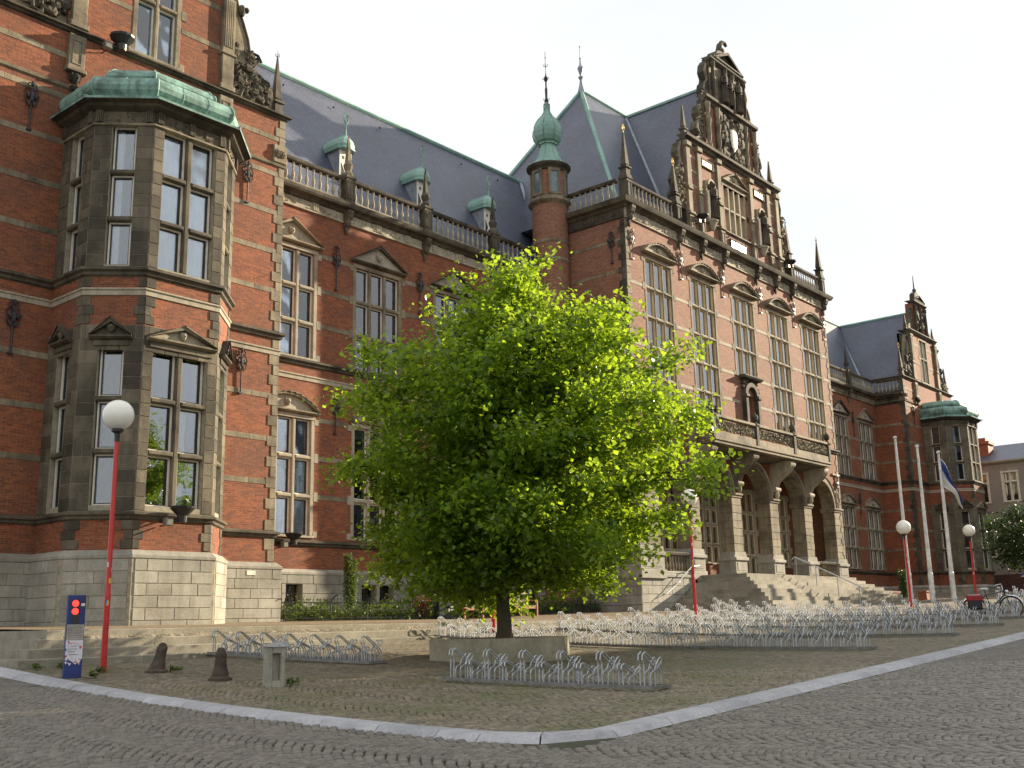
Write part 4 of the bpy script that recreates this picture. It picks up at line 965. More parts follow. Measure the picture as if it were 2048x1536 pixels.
for a, b in (((xl, yf, ZE), (*AL, ZR)), ((xr, yf, ZE), (*AR, ZR)), ((xl, yb, ZE), (*AL, ZR))): mb.tube([a, b], 0.11, 5)
mb.tube([(*AL, ZR+0.02), (*AR, ZR+0.02)], 0.1, 5); mb.tube([(CM, 23.3, ZR+0.02), (CM, 28.6, ZR+0.02)], 0.1, 5); mb.build('ridge_capping', COPPER, B)
mb = MB(); mb.tube([(38.95, yf+0.15, ZE+0.35), (CM-0.1, 28.55, ZR-0.1)], 0.09, 5); mb.build('valley_lead', LEAD, B)
mb = MB(); mb.tube([(34.3, YW+0.5, 14.6), (36.5, 30.1, 20.2)], 0.1, 5); mb.build('valley_lead', LEAD, B)
mb = MB(); mb.tube([(2*XM-18.6, YW+0.4, 14.5), (2*XM-14.6, 30.2, 20.0)], 0.1, 5); mb.build('valley_lead', LEAD, B)
mb = MB(); mb.lathe(AL[0], AL[1], [(0.2, ZR-0.1), (0.1, ZR+0.3), (0.05, ZR+0.6), (0.14, ZR+0.75), (0.04, ZR+0.85), (0.12, ZR+1.1), (0.16, ZR+1.25), (0.05, ZR+1.45), (0.03, ZR+1.7), (0.06, ZR+1.78), (0.015, ZR+1.85), (0.015, ZR+2.35), (0.04, ZR+2.42), (0.01, ZR+2.5)], 8); mb.build('roof_finial', LEAD, B)
# ---- turret
tx, ty, TR = 33.58, 26.15, 0.75
mb = MB(); mb.lathe(tx, ty, [(TR, -0.6), (TR, 17.1)], 32); mb.build('turret_wall', BRICKC, B)
mb = MB(); mb.lathe(tx, ty, [(TR, 14.5), (TR+0.02, 14.52), (TR+0.02, 14.64), (TR, 14.66)], 32); mb.lathe(tx, ty, [(TR, 15.3), (TR+0.02, 15.32), (TR+0.02, 15.44), (TR, 15.46)], 32); mb.build('turret_band', STONE, B)
mb = MB(); mb.lathe(tx, ty, [(TR, 17.0), (TR+0.1, 17.08), (TR+0.16, 17.14), (TR+0.14, 17.26), (TR, 17.34), (TR, 17.42)], 32); mb.build('turret_string_course', STONE, B)
TR2 = 0.71
mb = MB(); mb.lathe(tx, ty, [(TR2, 17.4), (TR2, 18.6)], 32); td = mb.build('turret_drum', BRICKC, B)
for k in range(6):
    a = R(236+k*60); fr = Fr(tx+TR2*math.cos(a), ty+TR2*math.sin(a), -math.sin(a), math.cos(a))
    fr.n = (math.cos(a), math.sin(a))
    mb = MB(fr); mb.box(-0.15, 0.15, -0.1, 0.02, 17.5, 18.42); mb.build('turret_window', LEADED, td)
    mb = MB(fr)
    for s in (-1, 1): mb.box(s*0.2-0.055, s*0.2+0.055, -0.1, 0.05, 17.44, 18.5)
    mb.box(-0.26, 0.26, -0.1, 0.06, 18.42, 18.56); mb.box(-0.26, 0.26, -0.1, 0.06, 17.4, 17.5); mb.build('window_surround', STONE, td)
mb = MB(); mb.lathe(tx, ty, [(TR2, 18.5), (TR2+0.06, 18.55), (TR2+0.1, 18.62), (TR2+0.2, 18.7), (TR2+0.24, 18.76), (TR2+0.24, 18.8), (TR2, 18.82)], 32); mb.build('turret_cornice', STONED, B)
on = [(TR2+0.26, 18.8), (TR2+0.22, 18.84), (0.77, 18.93), (0.58, 19.12), (0.47, 19.4), (0.36, 19.75), (0.34, 19.85), (0.42, 19.87), (0.42, 19.93), (0.36, 19.95), (0.50, 20.02), (0.61, 20.18), (0.655, 20.4), (0.64, 20.6), (0.55, 20.82), (0.42, 21.02), (0.24, 21.22), (0.13, 21.45), (0.09, 21.75), (0.13, 21.8), (0.07, 21.86)]
mb = MB(); mb.lathe(tx, ty, on, 8, PI/8); od = mb.build('turret_onion_dome', COPPER, B)
mb = MB()
for k in range(8):
    a = PI/8+k*PI/4; mb.tube([(tx+r*1.01*math.cos(a), ty+r*1.01*math.sin(a), z) for r, z in on if r > 0.1], 0.018, 4)
mb.build('dome_seam', COPPERD, od)
mb = MB(); mb.lathe(tx, ty, [(0.06, 21.8), (0.1, 21.95), (0.05, 22.1), (0.06, 22.5), (0.035, 22.6), (0.035, 22.85), (0.09, 22.95), (0.09, 23.05), (0.03, 23.15), (0.012, 23.3), (0.012, 24.3)], 6)
for z, r in ((22.0, 0.13), (22.98, 0.15), (23.6, 0.1)):
    for k in range(4): a = k*PI/2+0.5; mb.tube([(tx, ty, z-0.05), (tx+r*math.cos(a), ty+r*math.sin(a), z+0.02), (tx+r*0.8*math.cos(a), ty+r*0.8*math.sin(a), z+0.1)], 0.012, 4)
mb.blob((tx, ty, 24.0), 0.03, 0.03, 0.04, 6, 4); mb.build('turret_spire', IRON, B)
# ---- porch with arches
AC = [CM-7.0, CM-3.5, CM, CM+3.5, CM+7.0]; PR = [CM-8.75+0.45, CM-5.25, CM-1.75, CM+1.75, CM+5.25, CM+8.75-0.1]
zs, ra, TH = 5.32, 1.29, 0.68
mb = MB(FC); nseg = 14
us = [CX0] + [v for c in AC for v in (c-ra, c+ra)] + [CX1]
for i in range(0, len(us), 2): mb.face([(us[i], 0, zs), (us[i+1], 0, zs), (us[i+1], 0, 8.12), (us[i], 0, 8.12)])
for c in AC:
    for k in range(nseg):
        t0, t1 = PI-PI*k/nseg, PI-PI*(k+1)/nseg; a, b = c+ra*math.cos(t0), c+ra*math.cos(t1); z0, z1 = zs+ra*math.sin(t0), zs+ra*math.sin(t1)
        mb.face([(a, 0, z0), (b, 0, z1), (b, 0, 8.12), (a, 0, 8.12)])
mb.build('porch_wall', BRICK, B)
for ci, c in enumerate(AC):
    nv = 15
    for k in range(nv):
        t0, t1 = PI-PI*k/nv, PI-PI*(k+1)/nv; mb = MB(FC); r0, r1 = ra, ra+0.27; g = 0.004
        t0 -= g; t1 += g
        mb.prism([(c+r0*math.cos(t0), zs+r0*math.sin(t0)), (c+r1*math.cos(t0), zs+r1*math.sin(t0)), (c+r1*math.cos(t1), zs+r1*math.sin(t1)), (c+r0*math.cos(t1), zs+r0*math.sin(t1))][::-1], -TH, 0.03)
        piece(mb, 'arch_stone', STONE)
    mb = MB(FC); mb.tube([(c+(ra+0.29)*math.cos(PI-PI*k/16), 0.03, zs+(ra+0.29)*math.sin(PI-PI*k/16)) for k in range(17)], 0.04, 5); mb.build('arch_moulding', STONEL, B)
for u in PR:
    hw = 0.45
    a, b = u-hw, u+hw
    if u > 51.5: b = CX1
    if u < 36: a = CX0
    for (c, d, e, z0, z1) in ((0.1, 0.12, 0, 1.55, 1.9), (0.06, 0.07, 0, 1.9, 2.42), (0.11, 0.14, 0, 2.42, 2.56)):
        mb = MB(FC); mb.box(a-c, b+c, -TH-c, d, z0, z1, bev=0.02); piece(mb, 'pedestal_stone', PLINTH)
    mb = MB(FC); mb.box(a+0.1, b-0.1, 0.07, 0.085, 2.0, 2.34); mb.build('pedestal_panel', PLINTH, B)
    mb = MB(FC); mb.prism([(a-0.1, 2.56), (b+0.1, 2.56), (b, 2.8), (a, 2.8)], -TH, 0.05); mb.build('pier_base', PLINTH, B)
    n = 7
    for k in range(n):
        z0, z1 = 2.8+(5.12-2.8)*k/n, 2.8+(5.12-2.8)*(k+1)/n; pr = 0.02 if k % 2 else 0.0
        mb = MB(FC); mb.box(a+0.05-pr*0.5, b-0.05+pr*0.5, -TH+0.04, 0.0+pr*0.5, z0+0.004, z1-0.004, bev=0.012); piece(mb, 'pier_stone', STONE)
    mb = MB(FC); mb.box(a-0.03, b+0.03, -TH-0.02, 0.04, 5.12, 5.22, bev=0.02); mb.box(a-0.07, b+0.07, -TH-0.04, 0.09, 5.22, 5.32, bev=0.02); mb.build('pier_capital', STONE, B)
# string courses beside the arches and the spandrel panels above
for (a, b) in ((CX0, CM-8.3), (CM+8.3, CX1)): ring([(a, YC), (b, YC)], [(0, 6.98), (0.08, 7.0), (0.08, 7.08), (0, 7.1)]).build('string_course', STONEL, B)
hband(FC, CM+8.4, CX1, 6.1, STONEL, 0.1)
# loggia behind the arches
FL = FY(YC+2.4)
dops = [(AC[i]-0.9, AC[i]+0.9, (1.9 if i in (1, 3) else 2.5), 6.0) for i in range(5)]
wall(FL, CX0, CX1, 1.6, 7.6, dops, BRICK, 'loggia_wall')
for i, (a, b, c, d) in enumerate(dops):
    rows = [c, c+(5.0-c)*0.33, c+(5.0-c)*0.7, 5.0, 6.0]
    window(FL, a, b, rows, 3, dep=0.14, stone=STONEL, sash=WHITE, look=lambda q, r: 'oak', inner=OCHRE, seed=90+i, mull=0.09, trans=0.09)
mb = MB(FC); mb.box(CX0, CX1, -2.4, -TH+0.1, 6.9, 7.0); mb.build('loggia_ceiling', STONE, B)
mb = MB(FC); mb.box(CX0+0.01, CX1-0.01, -3.0, 0.0, 1.45, 1.69); mb.build('loggia_floor', STEPM, B)
for c in AC[1:4]:
    mb = MB(FC); mb.tube([(c, -1.6, 6.9), (c, -1.6, 6.0)], 0.012, 4); mb.lathe(c, -1.6, [(0.03, 6.05), (0.14, 5.95), (0.12, 5.55), (0.05, 5.48)], 6); mb.build('hanging_lantern', IRON, B)
# left front base below the first arch: blocks, little balustrade and panel
mb = MB(FC); mb.box(CX0, CM-5.7, -0.4, 0.0, -0.6, 1.62); mb.build('porch_base', JOINT, B)
stones(FC, CX0-0.0, CM-5.75, 0.0, 1.62, 0.32, 0.7, 1.2, PLINTH, 'porch_base_stone', v0=-0.02, v1=0.03, seed=12)
stones(fside, 1.2, 3.78, -0.1, 1.62, 0.32, 0.7, 1.2, PLINTH, 'porch_base_stone', v0=-0.02, v1=0.03, seed=14)
ring([(CX0, YW), (CX0, YC), (CM-5.8, YC)], [(0, 1.6), (0.07, 1.63), (0.07, 1.72), (0, 1.76)]).build('string_course', PLINTH, B)
ring([(CX0, YW), (CX0, YC), (CX0+1.0, YC)], [(0.0, 1.74), (0.03, 1.76), (0.03, 2.5), (0.1, 2.54), (0.1, 2.62), (0, 2.66)]).build('parapet', PLINTH, B)
balustrade(FC, [(35.05, 37.65)], 1.72, 2.62, v=-0.1, sp=0.22, mat=PLINTH, bmat=STONE)
balustrade(FC, [(CM+5.8, CM+8.2)], 1.72, 2.62, v=-0.1, sp=0.22, mat=PLINTH, bmat=STONE)
mb = MB(FC); mb.box(CX1-1.5, CX1, -0.4, 0.0, -0.6, 1.62); mb.build('porch_base', PLINTH, B)
# ---- balcony
by0, bx0, bx1 = 1.25, CM-5.45, CM+5.45
mb = MB(FC); mb.box(bx0-0.05, bx1+0.05, 0, by0+0.05, 7.1, 7.22, bev=0.03); mb.box(bx0, bx1, 0, by0, 7.0, 7.1); mb.build('balcony_floor', STONE, B)
posts = [bx0, CM-1.75, CM+1.8, bx1]
for i, p in enumerate(posts):
    mb = MB(FC); mb.box(p-0.11, p+0.11, by0-0.2, by0+0.03, 7.22, 8.16, bev=0.015); mb.box(p-0.15, p+0.15, by0-0.24, by0+0.07, 8.1, 8.2, bev=0.02); pp = mb.build('balcony_post', STONED, B)
    mb = MB(FC); mb.lathe(p, by0-0.08, [(0.1, 8.2), (0.05, 8.27), (0.06, 8.3), (0.13, 8.38), (0.15, 8.48), (0.12, 8.58), (0.04, 8.64), (0.03, 8.7)], 10); mb.build('ball_finial', STONED, pp)
for a, b in zip(posts, posts[1:]):
    mb = MB(FC); mb.box(a+0.11, b-0.11, by0-0.14, by0-0.0, 7.22, 7.5, bev=0.015); mb.box(a+0.11, b-0.11, by0-0.18, by0+0.04, 8.06, 8.18, bev=0.02)
    for k in range(int((b-a)/0.9)): u = a+(b-a)*(k+0.5)/int((b-a)/0.9); 
    bp = mb.build('balcony_panel', STONE, B)
    rd = random.Random(int(a)); mb = MB(FC); n = int((b-a-0.24)/0.27)
    for k in range(n):
        u = a+0.12+(b-a-0.24)*(k+0.5)/n; s = 1 if k % 2 else -1
        mb.tube([(u-0.13+0.26*t/8, by0-0.07, 7.78+s*0.2*math.cos(t*PI/4)) for t in range(9)], 0.03, 4)
        mb.tube([(u-0.13+0.26*t/8, by0-0.07, 7.78-s*0.2*math.cos(t*PI/4)) for t in range(9)], 0.028, 4)
        mb.tube([(u+0.09*math.cos(t*0.9), by0-0.07, 7.78+0.1*math.sin(t*0.9)) for t in range(7)], 0.024, 4)
        for q in range(5): mb.blob((u+rd.uniform(-.12, .12), by0-0.06, 7.78+rd.uniform(-.22, .22)), 0.05, 0.05, 0.05, 6, 4)
    mb.build('pierced_tracery', STONE, bp)
for s, x in ((-1, bx0), (1, bx1)):
    mb = MB(FC); mb.box(x-0.07, x+0.07, 0, by0-0.2, 7.22, 8.18); mb.build('balcony_side', STONE, B)
for u in PR[1:5]:
    mb = MB(FC); w = 0.2
    mb.bar([(0, 5.5), (0.1, 5.55), (0.16, 5.8), (0.3, 6.1), (0.62, 6.35), (0.9, 6.5), (1.05, 6.7), (1.08, 6.95), (0, 7.0)], u-w, u+w)
    mb.lathe(u, 0, [(0, 0)], 3) if False else None
    for (v, z, r) in ((0.98, 6.82, 0.15), (0.2, 5.72, 0.12)): mb.tube([(u-w-0.04, v, z), (u+w+0.04, v, z)], r, 10)
    for q in (-0.1, 0.1): mb.tube([(u+q, v+0.02, z) for v, z in ((0.16, 5.75), (0.32, 6.08), (0.64, 6.32), (0.92, 6.5), (1.05, 6.7))], 0.04, 5)
    mb.blob((u, 0.2, 5.5), 0.13, 0.1, 0.2, 8, 5); bk = mb.build('balcony_bracket', STONEL if u > 45 else STONE, B)
mb = MB(FC)
for u0_, u1_ in zip(PR[1:5], PR[2:5]): mb.bar([(0.0, 6.85), (0.9, 6.97), (0.9, 7.0), (0, 7.0)], u0_+0.3, u1_-0.3)
mb.build('balcony_soffit', STONED, B)
flush_pieces()
# ------------------------------------------------------------------ stairs
ST = thing('entrance_stairs', (43.4, 19.0, 0.3), 'broad flight of stone steps rising to the arched porch, hipped on both sides', 'stairs')
for i in range(9):
    zt = 1.73-0.158*i; a, b, yf = CM-5.25-0.3*i, CM+5.15+0.3*i, 20.6-0.3*i
    if i == 0: segs = [(a, b, YC-0.13)]
    h = 0.158 if i < 8 else 0.6
    n = 4; mb = MB()
    # front strip of blocks and two side strips
    yb0 = 20.6-0.3*(i-1) if i else YC-0.13
    rd = random.Random(i)
    cuts = [a]+sorted(rd.uniform(a+0.8, b-0.8) for _ in range(5))+[b]
    cuts = [c for k, c in enumerate(cuts) if k == 0 or c-cuts[k-1] > 0.5 or k == len(cuts)-1]
    for c, d in zip(cuts, cuts[1:]):
        if d-c < 0.1: continue
        mb = MB(); mb.box(c+0.003, d-0.003, yf, yb0+0.02, zt-h, zt); mb.build('step_stone', STEPM, ST)
    if i:
        for c, d in ((a, a+0.32), (b-0.32, b)):
            k = 3
            for j in range(k):
                y0_, y1_ = yb0+0.02+(YC-0.13-yb0-0.02)*j/k, yb0+0.02+(YC-0.13-yb0-0.02)*(j+1)/k
                mb = MB(); mb.box(c, d, y0_+0.003, y1_-0.003, zt-h, zt); mb.build('step_stone', STEPM, ST)
mb = MB(); mb.box(CM-5.2, CM+5.1, 20.7, YC-0.15, 0.0, 1.5); mb.build('stair_core', STEPM, ST)
def handrail(p0, p1, posts, label):
    o = thing('handrail', (p1[0], p1[1], p1[2]-0.75), label, 'handrail')
    mb = MB(); mb.tube([(p0[0], p0[1]+0.12, p0[2]-0.12), (p0[0], p0[1]+0.06, p0[2]-0.02), p0, p1, (p1[0], p1[1]-0.06, p1[2]-0.05), (p1[0], p1[1]-0.07, p1[2]-0.2)], 0.026, 6); mb.build('rail', GALV, o)
    for t in posts:
        x, y, z = [p0[k]+(p1[k]-p0[k])*t for k in range(3)]; i = max(0, math.ceil((20.6-y)/0.3-1e-6)); zb = 1.73-0.158*i
        mb = MB(); mb.tube([(x, y, zb), (x, y, z)], 0.018, 6); mb.build('post', GALV, o)
    return o
handrail((42.75, 20.75, 2.5), (42.75, 17.98, 1.17), (0.02, 0.33, 0.66, 0.98), 'galvanised handrail running down the middle of the sunlit entrance steps')
o = thing('handrail', (36.2, 22.6, 1.0), 'short galvanised handrail fixed to the grey wall left of the entrance steps', 'handrail')
mb = MB(); mb.tube([(35.35, 22.52, 0.95), (36.05, 22.52, 1.28), (37.3, 22.5, 2.05), (37.9, 22.5, 2.1)], 0.022, 6); mb.build('rail', GALV, o)
for x, z in ((35.6, 1.05), (36.4, 1.45), (37.2, 1.95)): mb = MB(); mb.tube([(x, 22.52, z), (x, 22.73, z-0.08)], 0.014, 5); mb.build('bracket', GALV, o)
# ================================================================== ground
def pavemat(name, c1, c2, moss, mossamt, scale=1.0):
    m, n, l, p = newmat(name); g = node(n, 'ShaderNodeNewGeometry')
    vt = node(n, 'ShaderNodeTexVoronoi', Scale=10.5); vt.inputs['Randomness'].default_value = 0.55; l(g.outputs['Position'], vt.inputs['Vector'])
    ve = node(n, 'ShaderNodeTexVoronoi', Scale=10.5); ve.feature = 'DISTANCE_TO_EDGE'; ve.inputs['Randomness'].default_value = 0.55; l(g.outputs['Position'], ve.inputs['Vector'])
    n1 = node(n, 'ShaderNodeTexNoise', Scale=0.7, Detail=8.0, Roughness=0.7); l(g.outputs['Position'], n1.inputs['Vector'])
    c = mixrgb(n, l, ramp(n, l, vt.outputs['Color'], 0.2, 0.8), c1, c2)
    c = mixrgb(n, l, ramp(n, l, n1.outputs['Fac'], 0.47, 0.66, (0,)*3, (mossamt,)*3), c, moss)
    c = mixrgb(n, l, ramp(n, l, ve.outputs['Distance'], 0.0, 0.09), tuple(x*0.45 for x in c2), c)
    l(c, p.inputs['Base Color']); p.inputs['Roughness'].default_value = 0.78
    b = node(n, 'ShaderNodeBump', Strength=0.7, Distance=0.012); l(ramp(n, l, ve.outputs['Distance'], 0.0, 0.12), b.inputs['Height']); l(b.outputs[0], p.inputs['Normal'])
    return m
PAVE = pavemat('plaza_cobbles', (0.235, 0.195, 0.135), (0.125, 0.10, 0.07), (0.10, 0.115, 0.03), 0.55)
ROADM = pavemat('road_cobbles', (0.19, 0.168, 0.142), (0.115, 0.103, 0.09), (0.08, 0.08, 0.05), 0.2)
TERRM = pavemat('terrace_clinkers', (0.27, 0.20, 0.12), (0.17, 0.12, 0.07), (0.14, 0.13, 0.05), 0.4)
SAND = simple('joint_sand', (0.06, 0.052, 0.035), 0.95, nscale=5, ncol=(0.035, 0.04, 0.015), bump=0.2)
def cobmat(name, a, b, moss, amt):
    m, n, l, p = newmat(name); at = node(n, 'ShaderNodeAttribute'); at.attribute_name = 'tone'
    g = node(n, 'ShaderNodeNewGeometry'); n1 = node(n, 'ShaderNodeTexNoise', Scale=0.8, Detail=8.0, Roughness=0.7); l(g.outputs['Position'], n1.inputs['Vector'])
    n2 = node(n, 'ShaderNodeTexNoise', Scale=55.0, Detail=3.0); l(g.outputs['Position'], n2.inputs['Vector'])
    c = mixrgb(n, l, at.outputs['Fac'], a, b); c = mixrgb(n, l, ramp(n, l, n1.outputs['Fac'], 0.47, 0.68, (0,)*3, (amt,)*3), c, moss)
    c = mixrgb(n, l, 1.0, c, ramp(n, l, n2.outputs['Fac'], 0.3, 0.7, (0.8,)*3, (1.15,)*3), 'MULTIPLY')
    l(c, p.inputs['Base Color']); p.inputs['Roughness'].default_value = 0.55
    bb = node(n, 'ShaderNodeBump', Strength=0.4, Distance=0.01); l(n2.outputs['Fac'], bb.inputs['Height']); l(bb.outputs[0], p.inputs['Normal'])
    return m
COBR = cobmat('cobble_grey', (0.21, 0.185, 0.155), (0.12, 0.108, 0.094), (0.075, 0.075, 0.045), 0.25)
COBP = cobmat('cobble_brown', (0.25, 0.205, 0.14), (0.12, 0.10, 0.072), (0.095, 0.11, 0.028), 0.6)
KX, KY = 8.32, 6.56
def npmesh(name, V, F, mat, tone=None, uv=False):
    me = bpy.data.meshes.new(name); V = np.asarray(V, np.float32); F = np.asarray(F, np.int32)
    me.vertices.add(len(V)); me.vertices.foreach_set('co', V.ravel()); k = F.shape[1]
    me.loops.add(F.size); me.loops.foreach_set('vertex_index', F.ravel()); me.polygons.add(len(F))
    me.polygons.foreach_set('loop_start', np.arange(0, F.size, k, dtype=np.int32)); me.polygons.foreach_set('loop_total', np.full(len(F), k, np.int32))
    me.update(calc_edges=True)
    if tone is not None: at = me.attributes.new('tone', 'FLOAT', 'POINT'); at.data.foreach_set('value', np.asarray(tone, np.float32))
    me.materials.append(mat); return me
def sheet(name, xs, ys, zf, mat, mask=None):
    X, Y = np.meshgrid(xs, ys); Z = zf(X, Y); V = np.stack([X, Y, Z], -1).reshape(-1, 3); nx = len(xs); F = []
    for j in range(len(ys)-1):
        i = np.arange(nx-1); a = j*nx+i; F.append(np.stack([a, a+1, a+nx+1, a+nx], -1))
    F = np.concatenate(F)
    if mask is not None: c = V[F].mean(1); F = F[mask(c[:, 0], c[:, 1])]
    o = link(name, npmesh(name, V, F, mat), (0, 0, 0)); o['kind'] = 'structure'; return o
NEAR = 17.5
def sink(X, Y): d = np.hypot(X, Y); return 0.035*np.clip((NEAR-d)/0.3, 0, 1)
def cuts(a, b, f0, f1, st): return np.unique(np.concatenate([np.arange(a, f0, 12.0), np.arange(f0, f1, st), np.arange(f1, b+1, 12.0), [b]]))
xs = cuts(-220, 400, -20, 90, 0.5); ys = cuts(-220, 400, -12, 40, 0.5)
ROAD = sheet('road', xs, ys, lambda X, Y: GH(X, Y)-0.03-sink(X, Y), ROADM)
PLZ = sheet('plaza', np.arange(KX, 90, 0.25), np.arange(KY, 18.9, 0.2), lambda X, Y: GH(X, Y)+0.004-sink(X, Y), PAVE)
TERR = sheet('terrace', np.concatenate([[9.32], np.arange(9.5, 90, 0.5)]), np.concatenate([[18.62], np.arange(18.8, 30, 0.4)]), lambda X, Y: TT(X, Y)+0.002, TERRM)
# individual cobbles in segmental arcs
cr_, cu_, cf_ = r_, u_, f_
def pix(P):
    d = P @ np.array(cf_); return 1024+2146.88*(P @ np.array(cr_))/d, 768-2146.88*(P @ np.array(cu_))/d, d
def arcs(x0, x1, y0, y1, W, pitch, s, sag, along='x', seed=0):
    r = np.random.default_rng(seed); out = []
    for c in np.arange(x0, x1, W):
        n = int(W/s); us = (np.arange(n)+0.5)/n*W-W/2
        for k, y in enumerate(np.arange(y0-sag, y1, pitch)):
            uu = us+((k % 2)*0.5-0.25)*s*1.0; dy = sag*(1-(2*uu/W)**2); ang = np.arctan(-sag*8*uu/W**2)
            out.append(np.stack([c+W/2+uu, np.full(n, y)+dy, ang], -1))
    A = np.concatenate(out); A[:, :2] += r.normal(0, s*0.05, (len(A), 2)); A[:, 2] += r.normal(0, 0.07, len(A))
    return A
def cobbles(A, sx, sy, seed):
    r = np.random.default_rng(seed); n = len(A); hx = sx*r.uniform(.43, .495, n); hy = sy*r.uniform(.43, .495, n)
    ca, sa = np.cos(A[:, 2]), np.sin(A[:, 2]); z = GH(A[:, 0], A[:, 1]); dz = r.normal(0, 0.003, n)
    V = np.zeros((n, 12, 3))
    for k, (f, h) in enumerate(((1.0, -0.045), (0.97, -0.006), (0.78, 0.001))):
        for q, (a, b) in enumerate(((-1, -1), (1, -1), (1, 1), (-1, 1))):
            u, v = a*hx*f, b*hy*f; V[:, k*4+q, 0] = A[:, 0]+u*ca-v*sa; V[:, k*4+q, 1] = A[:, 1]+u*sa+v*ca
            V[:, k*4+q, 2] = GH(V[:, k*4+q, 0], V[:, k*4+q, 1])+h+dz+r.normal(0, 0.0015, n)
    F = [[8, 9, 10, 11]]+[[k*4+q, k*4+(q+1) % 4, k*4+4+(q+1) % 4, k*4+4+q] for k in (0, 1) for q in range(4)]
    return V, np.array(F), r.random(n)
def lay(A, sx, sy, seed, region, parent, mat, pname):
    P = np.stack([A[:, 0], A[:, 1], GH(A[:, 0], A[:, 1])], -1); px, py, d = pix(P)
    ok = region(A[:, 0], A[:, 1]) & (d > 1) & (px > -160) & (px < 2210) & (py < 1680) & (np.hypot(A[:, 0], A[:, 1]) < NEAR)
    A = A[ok]; d = d[ok]; o = np.argsort(d+(py[ok] > 1536)*50+(px[ok] < 0)*50+(px[ok] > 2048)*50); A = A[o]
    V, F, t = cobbles(A, sx, sy, seed)
    for i in range(min(300, len(A))):
        c = V[i].mean(0); me = npmesh(pname, V[i]-c, F, mat, np.full(12, t[i])); link(pname, me, tuple(c), parent)
    V2 = V[300:]; n = len(V2); FF = (F[None]+12*np.arange(n)[:, None, None]).reshape(-1, 4)
    link(pname+'_field', npmesh(pname+'_field', V2.reshape(-1, 3), FF, mat, np.repeat(t[300:], 12)), (0, 0, 0), parent, 'stuff')
    print(pname, len(A))
WL['road'] = WL['plaza'] = WL['terrace'] = (0, 0, 0)
A = arcs(-14, 26, -8, 20, 1.05, 0.072, 0.084, 0.24, seed=1)
kerbout = lambda x, y: ~((x > KX-0.42) & (y > KY-0.5))
lay(A, 0.084, 0.072, 3, kerbout, ROAD, COBR, 'cobblestone')
A = arcs(KX, 30, KY, 19, 1.0, 0.070, 0.080, 0.2, seed=2)
lay(A, 0.080, 0.070, 4, lambda x, y: (x > KX+0.06) & (y > KY+0.06) & ~((y > 17.7) & (x > 8.2)) & ~((x < KX+0.45) & (y < KY+0.75) & ((x-KX)*0.62+(y-KY) < 0.45)), PLZ, COBP, 'plaza_stone')
mb = None
sd_ = sheet('joint_bed', np.arange(-16, 27, 0.5), np.arange(-8, 20, 0.5), lambda X, Y: GH(X, Y)-0.03, SAND, mask=lambda x, y: np.hypot(x, y) < NEAR+0.2)
sd_['kind'] = 'structure'; sd_.name = 'joint_sand'
# kerb
KERB = thing('kerb', (KX, KY, gz(KX, KY)), 'pale grey granite kerb of long stones turning the corner of the plaza', 'kerb')
KM = stonemat('kerb_granite', (0.42, 0.42, 0.43), (0.27, 0.27, 0.29), 0.3, 0.65, scale=2.0, randv=0.1, streak=False, bump=0.2)
def kerbstone(p0, p1, n0, n1):
    """n0,n1: unit directions towards the road at both ends"""
    w, h = 0.30, 0.085; mb = MB(); L0 = math.dist(p0, p1); t = ((p1[0]-p0[0])/L0, (p1[1]-p0[1])/L0); g = 0.006; k = max(2, int(L0/0.45))
    secs = []
    for j in range(k+1):
        f = g/L0+(1-2*g/L0)*j/k; x, y = p0[0]+(p1[0]-p0[0])*f, p0[1]+(p1[1]-p0[1])*f; nx, ny = n0[0]+(n1[0]-n0[0])*f, n0[1]+(n1[1]-n0[1])*f
        z = gz(x, y)
        secs.append([(x+nx*o, y+ny*o, z+dz) for o, dz in ((-0.02, -0.12), (-0.02, 0.012), (0.02, 0.03), (w-0.03, 0.03), (w, 0.012), (w+0.10, -0.07), (w+0.10, -0.2))])
    for a, b in zip(secs, secs[1:]):
        for q in range(6): mb.face([a[q], b[q], b[q+1], a[q+1]])
    mb.face(secs[0]); mb.face(secs[-1][::-1]); mb.build('kerb_stone', KM, KERB)
y = 21.5; 
while y > KY+0.85:
    y2 = max(KY+0.75, y-random.Random(int(y*10)).uniform(0.85, 1.0)); kerbstone((KX, y), (KX, y2), (-1, 0), (-1, 0)); y = y2
q1, q2 = (KX, KY+0.75), (KX+0.48, KY)
kerbstone(q1, (KX+0.14, KY+0.3), (-1, 0), (-0.85, -0.55)); kerbstone((KX+0.14, KY+0.3), q2, (-0.85, -0.55), (0, -1.0))
x = KX+0.48
while x < 48: x2 = x+random.Random(int(x*10)).uniform(0.9, 1.05); kerbstone((x, KY), (x2, KY), (0, -1), (0, -1)); x = x2
